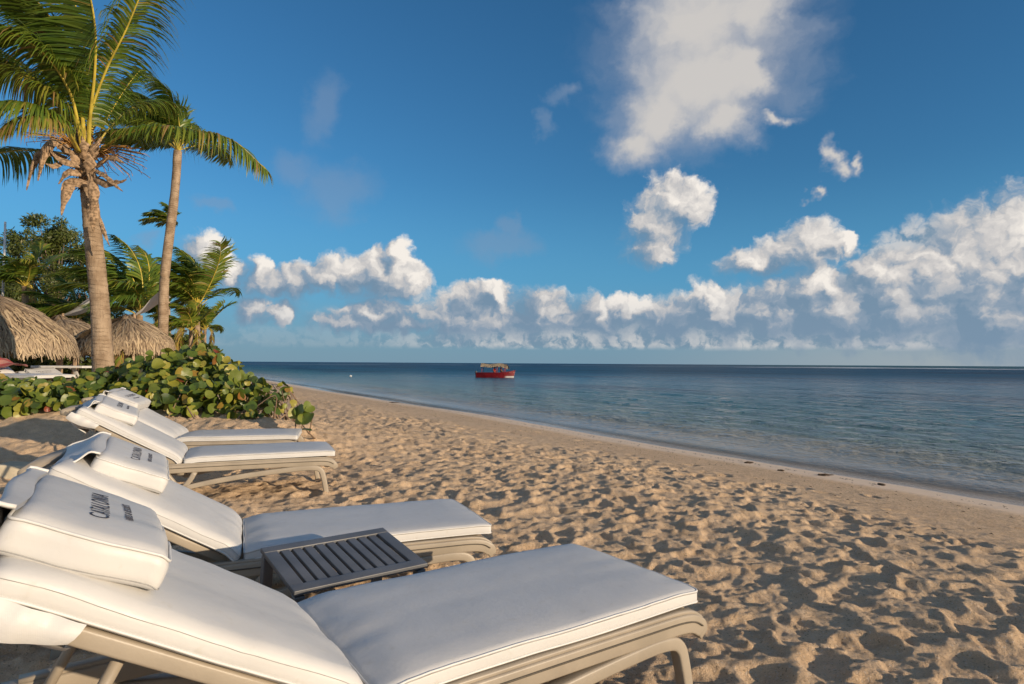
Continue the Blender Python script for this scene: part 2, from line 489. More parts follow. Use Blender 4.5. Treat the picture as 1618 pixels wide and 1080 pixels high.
HM += tram * (0.0040 * fbm(XX, YY, 38.0, 2, 101) + 0.010 * np.clip(fbm(XX, YY, 15.0, 3, 103) - 0.12, 0, 1) + 0.008 * np.clip(fbm(XX, YY, 30.0, 2, 105) - 0.2, 0, 1))
del XX, YY, tt, tram, HMs, lump, wr
def relief(x, y):
    fx = np.clip((x - GX0) / GS, 0, gnx - 2.001); fy = np.clip((y - GY0) / GS, 0, gny - 2.001)
    i = fx.astype(int); j = fy.astype(int); u = fx - i; v = fy - j
    h = HM[j, i] * (1 - u) * (1 - v) + HM[j, i + 1] * u * (1 - v) + HM[j + 1, i] * (1 - u) * v + HM[j + 1, i + 1] * u * v
    inside = sstep(GX0, GX0 + 1, x) * sstep(GX1, GX1 - 1, x) * sstep(GY0, GY0 + 1, y) * sstep(GY1, GY1 - 3, y)
    return h * inside
def ground_z(x, y):
    x = np.asarray([float(x)]); y = np.asarray([float(y)])
    return float((base_z(x, y) + relief(x, y))[0])

def steps(*segs):
    out = []
    for a, b, d in segs: out += list(np.arange(a, b, d))
    return np.array(out)
radii = np.concatenate([steps((0.02, 1.6, 0.03), (1.6, 2.1, 0.014), (2.1, 4.2, 0.0095), (4.2, 8.0, 0.015), (8.0, 14.0, 0.030), (14, 26, 0.075), (26, 60, 0.4)), np.geomspace(60, 30000, 60)])
ang = np.concatenate([np.linspace(-46, 46, 640), np.linspace(46, 314, 110)[1:-1]])
R_, A_ = np.meshgrid(radii, np.radians(ang), indexing='ij')
SX = R_ * np.sin(A_); SY = R_ * np.cos(A_)
SZ = base_z(SX, SY) + relief(SX, SY)
SZ = np.where(R_ > 3000, np.minimum(SZ, -3.0), SZ)
nr, na = SX.shape
ii, jj = np.meshgrid(np.arange(nr - 1), np.arange(na), indexing='ij'); jn = (jj + 1) % na
FQ = np.stack([(ii * na + jj).ravel(), (ii * na + jn).ravel(), ((ii + 1) * na + jn).ravel(), ((ii + 1) * na + jj).ravel()], 1)[:, ::-1]
VV = np.stack([SX.ravel(), SY.ravel(), SZ.ravel()], 1)
# centre fan
VV = np.vstack([VV, [[0, 0, float(SZ[0].mean())]]]); c0 = len(VV) - 1
FC = np.stack([np.full(na, c0), (np.arange(na) + 1) % na, np.arange(na), np.arange(na)], 1)

M_sand, N = mat('sand')
tc = N.n('ShaderNodeTexCoord').outputs['Object']
pos = N.n('ShaderNodeNewGeometry').outputs['Position']
px_, py_, pz_ = N.sep(pos)
tS = N.vm('DOT_PRODUCT', pos, (SHORE_N[0], SHORE_N[1], 0.0))
big = N.noise(tc, 0.7, 3.0); mid = N.noise(tc, 9.0, 4.0); fine = N.noise(tc, 220.0, 2.0); spk = N.voronoi(tc, 160.0, out='Color')
col = N.mix(N.mr(mid, 0.3, 0.72), (0.66, 0.46, 0.28), (0.82, 0.59, 0.375))
col = N.mix(N.mr(big, 0.35, 0.7, 0.0, 0.35), col, (0.72, 0.55, 0.37))
col = N.mix(N.mr(fine, 0.35, 0.75, 0.0, 0.45), col, (0.40, 0.28, 0.175))
sp = N.sep(spk)[0]
col = N.mix(N.mr(sp, 0.93, 0.97, 0.0, 0.55), col, (0.72, 0.62, 0.50))
col = N.mix(N.mr(sp, 0.06, 0.02, 0.0, 0.5), col, (0.16, 0.10, 0.06))
# grains and broken shell on the slope above the tide line
deb = N.noise(tc, 45.0, 3.0, 0.7)
slope_band = N.m('MULTIPLY', N.mr(tS, 5.2, 6.4), N.mr(tS, 8.1, 7.2))
col = N.mix(N.m('MULTIPLY', slope_band, N.mr(deb, 0.52, 0.64, 0.0, 0.7)), col, (0.20, 0.13, 0.075))
# wet sand: darker and glossy where the sea has just run back
wob = N.m('MULTIPLY', N.m('SUBTRACT', N.noise(tc, 0.9, 3.0), 0.5), 0.7)
damp = N.mr(N.m('ADD', tS, wob), 7.3, 8.2)
wet = N.mr(N.m('ADD', tS, N.m('MULTIPLY', wob, 0.6)), 8.85, 9.2)
col = N.mix(N.m('MULTIPLY', damp, 0.75), col, (0.74, 0.59, 0.45))
col = N.mix(N.m('MULTIPLY', wet, 0.6), col, (0.50, 0.40, 0.31))
N.put(N.b.inputs['Base Color'], col)
N.put(N.b.inputs['Roughness'], N.mr(wet, 0.0, 1.0, 0.92, 0.07))
N.b.inputs['Specular IOR Level'].default_value = 0.3
dry = N.mr(damp, 0.0, 1.0, 1.0, 0.06)
hgt = N.m('ADD', N.m('MULTIPLY', N.noise(tc, 34.0, 6.0, 0.72), 0.030), N.m('MULTIPLY', N.noise(tc, 190.0, 3.0, 0.75), 0.0075))
N.put(N.b.inputs['Normal'], bump(N, N.m('MULTIPLY', hgt, dry), 0.9, 1.0))
sand = new_obj('beach_sand', mk_mesh('beach_sand', VV, np.vstack([FQ, FC])[:len(FQ)], M_sand))
tag(sand, 'trampled golden sand of the beach', None, None, 'structure')

# ------------------------------------------------------------------ sea
rs = np.concatenate([np.geomspace(6.5, 90, 300), np.geomspace(92, 40000, 130)])
an = np.concatenate([np.linspace(-46, 58, 560), np.linspace(58, 314, 70)[1:-1]])
R_, A_ = np.meshgrid(rs, np.radians(an), indexing='ij')
WX = R_ * np.sin(A_); WY = R_ * np.cos(A_)
tW = shore_t(WX, WY)
off = np.clip(tW - SHORE_T, 0, None)
def swell(x, y):
    t = SHORE_N[0] * x + SHORE_N[1] * y; l = -SHORE_N[1] * x + SHORE_N[0] * y
    h = 0.030 * np.sin(t * 2.3 + 1.4 * vnoise(l * 0.12, t * 0.1, 3) + 0.12 * l) * (0.6 + 0.6 * vnoise(x * 0.2, y * 0.2, 8))
    h += 0.016 * np.sin(t * 5.1 + 2.2 * vnoise(l * 0.3, t * 0.3, 4) - 0.5 * l)
    h += 0.020 * fbm(t * 2.0, l * 0.8, 1.0, 3, 61)
    return h
fade = np.clip(40.0 / np.maximum(R_, 1), 0, 1)
WZ = SEA_Z + swell(WX, WY) * sstep(0.0, 3.0, off) * fade + 0.004
runup = 0.030 * sstep(0.6, 0.0, np.abs(off - 1.25 - 0.5 * vnoise(WX * 0.3, WY * 0.3, 71))) + 0.022 * sstep(0.5, 0.0, np.abs(off - 2.9 - 0.7 * vnoise(WX * 0.25, WY * 0.25, 72)))
WZ = WZ + 0.45 * runup * fade
nr, na = WX.shape
ii, jj = np.meshgrid(np.arange(nr - 1), np.arange(na), indexing='ij'); jn = (jj + 1) % na
FW = np.stack([(ii * na + jj).ravel(), (ii * na + jn).ravel(), ((ii + 1) * na + jn).ravel(), ((ii + 1) * na + jj).ravel()], 1)[:, ::-1]
keep = (tW > SHORE_T - 1.2).ravel()
FW = FW[keep[FW].all(axis=1)]
used = np.unique(FW); remap = np.zeros(nr * na, int); remap[used] = np.arange(len(used))
VW = np.stack([WX.ravel(), WY.ravel(), WZ.ravel()], 1)[used]; FW = remap[FW]

M_sea, N = mat('sea water')
pos = N.n('ShaderNodeNewGeometry').outputs['Position']
tS = N.m('SUBTRACT', N.vm('DOT_PRODUCT', pos, (SHORE_N[0], SHORE_N[1], 0.0)), SHORE_T)
lS = N.vm('DOT_PRODUCT', pos, (-SHORE_N[1], SHORE_N[0], 0.0))
tl = N.comb(tS, N.m('MULTIPLY', lS, 0.45), 0.0)
pn = N.noise(N.comb(N.m('MULTIPLY', tS, 0.055), N.m('MULTIPLY', lS, 0.02), 0.0), 1.0, 4.0, 0.6)
pn2 = N.noise(tl, 0.35, 3.0)
dep = N.m('ADD', tS, N.m('MULTIPLY', N.m('SUBTRACT', pn2, 0.5), 5.0))
col = N.ramp(N.mr(dep, 0.0, 60.0, smooth=False), [(0.0, (0.46, 0.38, 0.28)), (0.035, (0.29, 0.25, 0.17)), (0.08, (0.11, 0.17, 0.15)), (0.20, (0.035, 0.135, 0.150)), (0.45, (0.012, 0.100, 0.150)), (1.0, (0.006, 0.075, 0.135))])
col = N.mix(N.m('MULTIPLY', N.mr(pn, 0.48, 0.60, 0.0, 0.8), N.mr(tS, 6.0, 14.0)), col, (0.006, 0.026, 0.055))
dist = N.vm('LENGTH', pos)
col = N.mix(N.mr(dist, 120.0, 500.0, 0.0, 0.75), col, (0.004, 0.042, 0.088))
east = N.mr(N.m('DIVIDE', N.sep(pos)[0], N.m('MAXIMUM', N.sep(pos)[1], 1.0)), 0.25, 0.5)
col = N.mix(N.m('MULTIPLY', N.mr(dist, 500.0, 700.0), N.m('MULTIPLY', east, 0.7)), col, (0.012, 0.10, 0.095))
# surf on the outer reef
fo = N.noise(N.comb(N.m('MULTIPLY', N.sep(pos)[0], 0.020), N.m('MULTIPLY', N.sep(pos)[1], 0.004), 0.0), 1.0, 4.0, 0.65)
reef = N.m('MULTIPLY', N.m('MULTIPLY', N.mr(dist, 400.0, 440.0), N.mr(dist, 680.0, 600.0)), N.m('MULTIPLY', N.mr(fo, 0.47, 0.53), N.mr(east, 0.0, 1.0, 0.15, 1.0)))
col = N.mix(reef, col, (0.75, 0.75, 0.74))
N.put(N.b.inputs['Base Color'], col)
N.put(N.b.inputs['Roughness'], N.mr(dist, 14.0, 150.0, 0.08, 0.42))
N.b.inputs['IOR'].default_value = 1.333; N.put(N.b.inputs['Specular IOR Level'], N.mr(dist, 20.0, 160.0, 0.42, 0.20))
N.put(N.b.inputs['Alpha'], N.mr(tS, -0.25, 1.0, 0.05, 1.0))
pxy = N.vm('MULTIPLY', pos, (1.0, 1.0, 0.0)); w1 = N.noise(pxy, 1.3, 3.0, 0.6); w2 = N.noise(pxy, 4.6, 4.0, 0.62); w3 = N.noise(tl, 0.35, 2.0); w4 = N.m('MULTIPLY', N.noise(tl, 0.16, 3.0, 0.55), N.mr(tS, 6.0, 25.0, 0.0, 1.3))
h = N.m('ADD', N.m('ADD', N.m('MULTIPLY', w1, 0.44), N.m('MULTIPLY', w2, 0.19)), N.m('ADD', N.m('MULTIPLY', w3, 0.34), w4))
N.put(N.b.inputs['Normal'], bump(N, N.m('MULTIPLY', h, N.mr(tS, 0.0, 5.0, 0.10, 1.0)), 0.9, 1.0))
sea = new_obj('sea', mk_mesh('sea', VW, FW, M_sea))
tag(sea, 'calm blue green sea out to the horizon', None, None, 'structure')
# ------------------------------------------------------------------ sun loungers
def fabric(name, col, rough):
    m, N = mat(name)
    tc = N.n('ShaderNodeTexCoord').outputs['Object']
    n1 = N.noise(tc, 5.0, 4.0); n2_ = N.noise(tc, 30.0, 3.0)
    c = N.mix(N.mr(n1, 0.35, 0.75, 0.0, 0.5), col, tuple(x * 0.90 for x in col))
    c = N.mix(N.mr(n2_, 0.60, 0.80, 0.0, 0.35), c, (col[0] * 0.78, col[1] * 0.75, col[2] * 0.66))
    N.put(N.b.inputs['Base Color'], c)
    N.put(N.b.inputs['Roughness'], N.mr(n2_, 0.3, 0.7, rough, rough + 0.12))
    N.b.inputs['Specular IOR Level'].default_value = 0.35
    x, y, z = N.sep(tc)
    weave = N.m('ADD', N.m('SINE', N.m('MULTIPLY', x, 2600.0)), N.m('SINE', N.m('MULTIPLY', y, 2600.0)))
    hh = N.m('ADD', N.m('MULTIPLY', N.noise(tc, 12.0, 4.0, 0.6), 0.0028), N.m('MULTIPLY', N.noise(tc, 90.0, 2.0), 0.0006))
    hh = N.m('ADD', hh, N.m('MULTIPLY', weave, 0.00004))
    N.put(N.b.inputs['Normal'], bump(N, hh, 0.45, 1.0))
    return m
M_vinyl = fabric('white outdoor vinyl', (0.61, 0.60, 0.58), 0.42)
M_pipe = simple('white piping', (0.67, 0.66, 0.635), 0.45, 0.05, 20, 0.1)
M_resin = simple('taupe resin', (0.335, 0.285, 0.22), 0.42, 0.10, 6.0, 0.10, 140.0, 0.45)
M_seam = simple('grey seam thread', (0.38, 0.37, 0.35), 0.8, 0.2, 30, 0)
M_groove = simple('dark groove', (0.10, 0.085, 0.065), 0.8, 0.1, 30, 0)
M_ink = simple('dark print', (0.035, 0.037, 0.055), 0.6, 0.2, 60, 0)
M_sling, N = mat('beige mesh sling')
tc = N.n('ShaderNodeTexCoord').outputs['Object']; x, y, z = N.sep(tc)
ck = N.m('MULTIPLY', N.m('SINE', N.m('MULTIPLY', x, 900.0)), N.m('SINE', N.m('MULTIPLY', y, 900.0)))
N.put(N.b.inputs['Base Color'], N.mix(N.mr(ck, -0.4, 0.4), (0.24, 0.195, 0.145), (0.47, 0.40, 0.31)))
N.b.inputs['Roughness'].default_value = 0.7
N.put(N.b.inputs['Normal'], bump(N, ck, 0.4, 0.001))

SEAT_L, BACK_L, CUSH_W, CUSH_T = 1.13, 0.80, 0.655, 0.056
BACK_A = rad(30)
FRAME_Z = 0.335                                    # top of the frame, under the cushion
def n3(v, s, seed): # cheap 3-D noise from two planes
    return 0.5 * (vnoise(v[:, 0] * s + v[:, 2] * s * 0.7, v[:, 1] * s - v[:, 2] * s * 0.4, seed) + vnoise(v[:, 1] * s + 3.1, v[:, 2] * s + v[:, 0] * s * 0.6, seed + 9))
def back_map(V):
    """backrest coordinates (x from joint towards the head, y across, z out of the backrest) -> lounger coordinates"""
    c, s = math.cos(BACK_A), math.sin(BACK_A)
    o = np.empty_like(V)
    o[:, 0] = -V[:, 0] * c + V[:, 2] * s
    o[:, 1] = V[:, 1]
    o[:, 2] = V[:, 0] * s + V[:, 2] * c + FRAME_Z
    return o
def cushion(L, W_, T, r, seed, seg, puff, wrinkle, ends):
    """soft padded slab from x=0..L; ends = drop of the two ends (x=0, x=L)"""
    V, F = round_box((L, W_, T), r, seg)
    u = V[:, 0] / L + 0.5; v = V[:, 1] / W_ * 2
    P = V.copy()
    def dfm(P):
        u = P[:, 0] / L + 0.5; v = np.clip(P[:, 1] / W_ * 2, -1, 1); topw = np.clip(P[:, 2] / T + 0.5, 0, 1)
        Q = P.copy()
        edge = (1 - np.clip(np.abs(2 * u - 1), 0, 1) ** 6) * (1 - np.abs(v) ** 6)
        Q[:, 2] += puff * (edge - 0.55) * topw
        Q[:, 1] *= 1 + 0.012 * np.sin(u * 9 + seed) * (np.abs(v) > 0.8)
        Q[:, 2] -= ends[0] * np.exp(-(u / 0.05) ** 2) + ends[1] * np.exp(-((1 - u) / 0.05) ** 2)
        Q[:, 2] += 0.010 * (np.abs(v) ** 3) * 0 - 0.006 * np.abs(v) ** 4 * topw
        w = wrinkle * (0.35 + 1.3 * np.exp(-(u / 0.10) ** 2) + 0.7 * np.exp(-((1 - u) / 0.08) ** 2) + 0.5 * np.abs(v) ** 6)
        Q[:, 2] += w * (n3(P * np.array([1, 2.2, 1]), 7.0, seed) + 0.6 * n3(P * np.array([3.0, 1.0, 1]), 11.0, seed + 3)) * topw
        Q[:, 1] += wrinkle * 0.9 * n3(P, 9.0, seed + 5)
        Q[:, 0] += wrinkle * 0.9 * n3(P, 10.0, seed + 6)
        Q[:, 0] += L / 2
        return Q
    return V, F, dfm
def piping(mb, L, W_, T, r, dfm, zf, rad_, post=None, out=0.0):
    h = np.array([L, W_]) / 2; R = r
    pts = []
    for cx, cy, a0 in ((h[0]-R, h[1]-R, 0), (-h[0]+R, h[1]-R, 90), (-h[0]+R, -h[1]+R, 180), (h[0]-R, -h[1]+R, 270)):
        for i in range(5):
            a = rad(a0 + 22.5 * i); pts.append((cx + (R + out) * math.cos(a), cy + (R + out) * math.sin(a)))
    P = []
    for i in range(len(pts)):
        a, b = np.array(pts[i]), np.array(pts[(i + 1) % len(pts)])
        n = max(1, int(np.linalg.norm(b - a) / 0.03))
        for k in range(n): P.append(list(a + (b - a) * k / n) + [zf])
    P.append(P[0])
    P = dfm(np.array(P))
    if post is not None: P = post(P)
    mb.tube(P, rad_, 6, cap=False)

def text_mesh(body, size, name):
    cu = bpy.data.curves.new(name, 'FONT'); cu.body = body; cu.size = size; cu.align_x = 'CENTER'; cu.align_y = 'CENTER'
    cu.extrude = 0.0004; cu.resolution_u = 3; cu.space_character = 1.25; cu.offset = -0.012 * size
    o = bpy.data.objects.new(name, cu); COL.objects.link(o)
    me = bpy.data.meshes.new_from_object(o.evaluated_get(bpy.context.evaluated_depsgraph_get()))
    bpy.data.objects.remove(o); bpy.data.curves.remove(cu)
    V = np.empty(len(me.vertices) * 3); me.vertices.foreach_get('co', V); V = V.reshape(-1, 3)
    F = [tuple(p.vertices) for p in me.polygons]
    bpy.data.meshes.remove(me)
    return V, F

def build_lounger(seed, label, shift=0.09, yaw=0.0, twist=0.0, lat=0.0):
    root = empty('sun_lounger')
    tag(root, label, 'sun lounger', 'white cushioned sun loungers in a row on the sand')
    hw = 0.322; bh = 0.292
    # side rails with a rounded, drooping foot end
    for s in (-1, 1):
        mb = MB()
        path = bez([(-0.72, s*hw, 0.285), (-0.3, s*hw, 0.295), (0.3, s*hw, 0.298), (0.85, s*hw, 0.296), (1.06, s*hw, 0.292), (1.13, s*hw, 0.268), (1.155, s*hw, 0.235)], 40)
        mb.sweep(path, rr_profile(0.048, 0.060, 0.007), np.concatenate([np.ones(33), np.linspace(1, 0.62, 7)]))
        rail = mb.build('side_rail', M_resin, root)
        g = MB(); gp = path[1:34].copy(); gp[:, 1] += s * 0.0265; gp[:, 2] += 0.008
        g.tube(gp, 0.0028, 5); g.build('groove', M_groove, rail)
        g = MB(); gp = path[1:36].copy(); gp[:, 2] += 0.034
        g.sweep(gp, rr_profile(0.034, 0.014, 0.005), 1.0); g.build('sling_channel', M_resin, rail)
        # front leg: long low arch that rises to the rail and turns down at the foot end
        for nm, pts in (('leg', [(0.02, 0.150), (0.22, 0.186), (0.50, 0.222), (0.80, 0.246), (0.965, 0.250), (1.030, 0.228), (1.056, 0.160), (1.078, 0.05), (1.095, -0.06)]),
                        ('leg', [(-0.02, 0.150), (-0.16, 0.185), (-0.34, 0.222), (-0.50, 0.242), (-0.575, 0.225), (-0.615, 0.150), (-0.635, 0.05), (-0.65, -0.06)])):
            mb = MB()
            P = bez([(x, s * (hw + 0.004), z) for x, z in pts], 44)
            mb.sweep(P, rr_profile(0.042, 0.044, 0.008), np.concatenate([np.linspace(0.85, 1, 8), np.ones(24), np.linspace(1, 0.86, 12)]), up=(0, 1, 0))
            mb.build(nm, M_resin, root)
        mb = MB(); mb.sweep(bez([(-0.10, s*hw, 0.27), (-0.05, s*hw, 0.20), (0.0, s*hw, 0.14), (0.06, s*hw, 0.20), (0.10, s*hw, 0.27)], 14), rr_profile(0.040, 0.040, 0.012), 1.0, up=(0, 1, 0))
        mb.build('bracket', M_resin, root)
    for x in (1.085, 0.0, -0.66):
        mb = MB(); mb.sweep(np.array([(x, -hw, 0.268), (x, 0, 0.266), (x, hw, 0.268)]), rr_profile(0.045, 0.042, 0.008), 1.0); mb.build('crossbar', M_resin, root)
    mb = MB(); mb.box((0.555, 0, FRAME_Z - 0.006), (1.06, 2 * hw - 0.02, 0.006), 0, 0.002); mb.build('seat_sling', M_sling, root)
    # backrest frame
    mb = MB()
    for s in (-1, 1):
        P = back_map(np.array([(0.02, s * bh, -0.024), (0.3, s * bh, -0.024), (0.6, s * bh, -0.024), (0.86, s * bh, -0.024)]))
        mb.sweep(P, rr_profile(0.040, 0.036, 0.007), 1.0)
    P = back_map(np.array([(0.86, -bh - 0.02, -0.024), (0.875, 0, -0.026), (0.86, bh + 0.02, -0.024)]))
    mb.sweep(P, rr_profile(0.050, 0.044, 0.016), 1.0)
    bf = mb.build('backrest_frame', M_resin, root)
    mb = MB(); V, F = round_box((0.80, 2 * bh + 0.03, 0.006), 0.002, (2, 2, 1)); V[:, 0] += 0.43; V[:, 2] -= 0.010
    mb.add(back_map(V), F); mb.build('backrest_sling', M_sling, bf)
    for s in (-1, 1):
        mb = MB(); a = back_map(np.array([(0.52, s * 0.25, -0.05)]))[0]
        mb.tube([a, (-0.62, s * 0.25, 0.27)], 0.013, 8)
        mb.build('backrest_prop', M_resin, root)
    # mattress: seat and back pads
    V, F, dfm = cushion(SEAT_L, CUSH_W, CUSH_T, 0.017, seed, (46, 26, 2), 0.006, 0.0028, (0.016, 0.004))
    off = np.array([0.018, 0, FRAME_Z + CUSH_T / 2 + 0.004])
    mb = MB(); mb.add(dfm(V) + off, F); pad = mb.build('seat_pad', M_vinyl, root)
    pm = MB(); piping(pm, SEAT_L, CUSH_W, CUSH_T, 0.017, dfm, CUSH_T / 2 - 0.006, 0.0032, lambda P: P + off, -0.001); piping(pm, SEAT_L, CUSH_W, CUSH_T, 0.017, dfm, -CUSH_T / 2 + 0.007, 0.0032, lambda P: P + off, -0.001)
    pm.build('piping', M_pipe, pad)
    pm = MB(); piping(pm, SEAT_L, CUSH_W, CUSH_T, 0.017, dfm, CUSH_T / 2 - 0.0105, 0.0012, lambda P: P + off, 0.0010); pm.build('seam', M_seam, pad)
    V, F, dfb = cushion(BACK_L, CUSH_W, CUSH_T + 0.016, 0.026, seed + 40, (34, 26, 2), 0.016, 0.0055, (0.020, 0.004))
    boff = np.array([0.0, 0, (CUSH_T + 0.016) / 2 - 0.004])
    mb = MB(); mb.add(back_map(dfb(V) + boff), F); bpad = mb.build('back_pad', M_vinyl, root)
    post = lambda P: back_map(P + boff)
    pm = MB(); piping(pm, BACK_L, CUSH_W, CUSH_T + 0.016, 0.026, dfb, -CUSH_T / 2 + 0.006, 0.0032, post, -0.001); pm.build('piping', M_pipe, bpad)
    pm = MB(); piping(pm, BACK_L, CUSH_W, CUSH_T + 0.016, 0.026, dfb, CUSH_T / 2 - 0.012, 0.0007, post, 0.0006); pm.build('seam', M_seam, bpad)
    # fabric hood under the top of the back pad that grips the frame
    mb = MB()
    nx_, ny_ = 16, 22
    VV_ = []; FF_ = []
    for i in range(nx_):
        for j in range(ny_):
            u = i / (nx_ - 1); v = j / (ny_ - 1) * 2 - 1
            x = 0.62 + 0.20 * u; ww = CUSH_W / 2 - 0.006
            sag = 0.030 * (1 - abs(v) ** 8) + 0.022 * math.sin(u * 2.6) + 0.006 * math.sin(9 * u + 5 * v)
            VV_.append((x, v * ww, -0.004 - sag))
    for i in range(nx_ - 1):
        for j in range(ny_ - 1):
            a = i * ny_ + j; FF_.append((a, a + 1, a + ny_ + 1, a + ny_))
    mb.add(back_map(np.array(VV_) + np.array([0, 0, -0.03])), FF_)
    for s in (-1, 1):   # sides of the hood
        side = []; n = 14
        for i in range(n):
            u = i / (n - 1); x = 0.62 + 0.20 * u
            for k in range(4):
                q = k / 3
                side.append((x + 0.01 * q, s * (CUSH_W / 2 + 0.006 + 0.012 * math.sin(q * 3.1) + 0.003 * math.sin(u * 17)), 0.006 - q * (0.038 + 0.026 * math.sin(u * 2.4))))
        mb.add(back_map(np.array(side)), [(i * 4 + k, i * 4 + k + 1, (i + 1) * 4 + k + 1, (i + 1) * 4 + k) for i in range(n - 1) for k in range(3)])
    mb.build('head_hood', M_vinyl, bpad)
    # pillow strapped over the top
    PL, PW, PT = 0.292, 0.552, 0.088
    V, F, dfp = cushion(PL, PW, PT, 0.026, seed + 77, (20, 22, 3), 0.009, 0.005, (0.010, 0.006))
    tilt = rad(-4)
    poff = np.array([BACK_L - PL - shift, lat, CUSH_T + PT / 2 + 0.002])
    def ppost(P):
        cy, sy = math.cos(yaw), math.sin(yaw)
        X0, Y0 = P[:, 0] - PL / 2, P[:, 1]
        Z0 = P[:, 2] + twist * np.clip((PL * 0.6 - P[:, 0]) / PL, 0, 1) * np.clip(0.5 - Y0 / PW, 0, 1.2)
        Q = np.stack([X0 * cy - Y0 * sy + PL / 2, X0 * sy + Y0 * cy, Z0], 1)
        Q[:, 0], Q[:, 2] = Q[:, 0] * math.cos(tilt) - Q[:, 2] * math.sin(tilt), Q[:, 0] * math.sin(tilt) + Q[:, 2] * math.cos(tilt) + 0.010
        return back_map(Q + poff)
    mb = MB(); mb.add(ppost(dfp(V)), F); pil = mb.build('pillow', M_vinyl, root)
    pm = MB(); piping(pm, PL, PW, PT, 0.026, dfp, PT / 2 - 0.007, 0.0030, ppost, -0.003); pm.build('piping', M_pipe, pil)
    pm = MB(); piping(pm, PL, PW, PT, 0.026, dfp, -PT / 2 + 0.016, 0.0009, ppost, 0.0003); pm.build('seam', M_seam, pil)
    # flap over the head end
    prof = bez([(PL - 0.012, PT / 2 - 0.003), (PL + 0.03, PT / 2 - 0.012), (PL + shift * 0.7 + 0.01, -PT * 0.15), (PL + shift + 0.035, -PT / 2 - 0.02), (PL + shift + 0.05, -PT / 2 - 0.085), (PL + shift + 0.02, -PT / 2 - 0.13), (PL + shift - 0.08, -PT / 2 - 0.15)], 22)
    fv = []; ny_ = 14
    for i, (x, z) in enumerate(prof):
        for j in range(ny_):
            v = j / (ny_ - 1) * 2 - 1
            fv.append((x + 0.006 * math.sin(v * 4 + i * 0.3), v * (PW / 2 - 0.010 + 0.004 * math.sin(i * 0.7)), z + 0.003 * math.sin(v * 6 + i * 0.5) * min(1, i / 6)))
    fv = np.array(fv); n0 = len(fv)
    FF_ = [(i * ny_ + j, i * ny_ + j + 1, (i + 1) * ny_ + j + 1, (i + 1) * ny_ + j) for i in range(21) for j in range(ny_ - 1)]
    mb = MB(); mb.add(ppost(fv), FF_); mb.add(ppost(fv - np.array([0.004, 0, 0.004])), [f[::-1] for f in FF_])
    flap = mb.build('strap_flap', M_vinyl, pil)
    for j in (0, ny_ - 1):
        pm = MB(); pm.tube(ppost(fv[j::ny_] + np.array([0, 0, 0.001])), 0.0045, 6); pm.build('flap_piping', M_pipe, flap)
    # printed words, read from the foot end
    def words(body, size, sx, x0, v0, nm):
        V, F = text_mesh(body, size, nm)
        Q = np.zeros_like(V)
        Q[:, 1] = V[:, 0] * sx + v0                    # across the pillow
        Q[:, 0] = V[:, 1] + x0 - PL / 2                # letter tops towards the head
        u = Q[:, 0] / PL + 0.5; v = Q[:, 1] / PW * 2
        Q[:, 2] = PT / 2
        Q = dfp(Q); Q[:, 2] += 0.0016 + V[:, 2]
        mb = MB(); mb.add(ppost(Q), F); mb.build(nm, M_ink, pil, smooth=False)
    words('CATALONIA', 0.056, 0.78, 0.150, -0.025, 'lettering')
    words('HOTELS & RESORTS', 0.024, 0.80, 0.094, -0.025, 'lettering')
    return root

def place_lounger(o, foot, joint):
    """foot/joint = near corners of the seat pad on the ground plan"""
    d = Vector((foot[0] - joint[0], foot[1] - joint[1])); a = math.atan2(d.y, d.x)
    n = Vector((-math.sin(a), math.cos(a)))
    c = Vector(foot) + n * (CUSH_W / 2) - Vector((math.cos(a), math.sin(a))) * (SEAT_L + 0.018)
    o.location = (c.x, c.y, LZ); o.rotation_euler = (0, 0, a)
LZ = 0.0
ZT = FRAME_Z + CUSH_T + 0.004
def plan(px, py, z):   # ground-plan point of something seen at a pixel and known to be at height z
    a = at(px, py, 1.0); d = (z - CAM_H) / (a.z - CAM_H)
    return (a.x * d, d)
POSE = [(-0.010, rad(3.1), 0.02, -0.01), (0.07, rad(-6.8), 0.02, 0.07), (0.045, rad(-6.9), 0.02, 0.04), (0.04, rad(-3), 0.02, 0.02)]
SPOTS = [((1107, 924), (588, 1079), 'nearest white lounger with slatted side table behind its seat, cut by the frame'),
         ((777, 824), (394, 862), 'white lounger touching the far edge of the dark slatted table'),
         ((530, 709), (291, 720), 'white lounger standing in front of the one beside the shrubs, its long leg showing'),
         ((470, 685), (277, 689), 'white lounger nearest the sea grape shrubs, partly hidden by the next one')]
loungers = []
for i, (f, j, lab) in enumerate(SPOTS):
    o = build_lounger(i * 3 + 2, lab, *POSE[i])
    dz = (0.0, -0.06, 0.0, 0.0)[i]
    fp, jp = plan(*f, ZT + dz), plan(*j, ZT + dz)
    place_lounger(o, fp, jp); o.location.z = dz; loungers.append(o)
    print('lounger', i, [round(v, 2) for v in o.location], round(math.degrees(o.rotation_euler.z), 1), 'len', round(math.dist(fp, jp), 2))

# ------------------------------------------------------------------ slatted side table between the first two loungers
M_table = simple('charcoal painted aluminium', (0.115, 0.118, 0.125), 0.42, 0.15, 8.0, 0.08, 200.0, 0.5)
TZ, tl_, tw_ = 0.40, 0.50, 0.381
tr = Matrix.Rotation(rad(37.6), 3, 'Z') @ Matrix.Rotation(rad(8.2), 3, 'X')
tp = Vector((-0.622, 2.392, 0.398)) - tr @ Vector((0, 0, TZ))
table = empty('side_table', tp)
table.rotation_euler = tr.to_euler()
tag(table, 'low charcoal slatted side table between the two nearest loungers', 'table')
mb = MB(); fw = 0.048
for s in (-1, 1):
    mb.box((0, s * (tw_ / 2 - fw / 2), TZ - 0.009), (tl_, fw, 0.018), 0, 0.003)
    mb.box((s * (tl_ / 2 - fw / 2), 0, TZ - 0.0095), (fw, tw_ - 2 * fw + 0.002, 0.017), 0, 0.003)
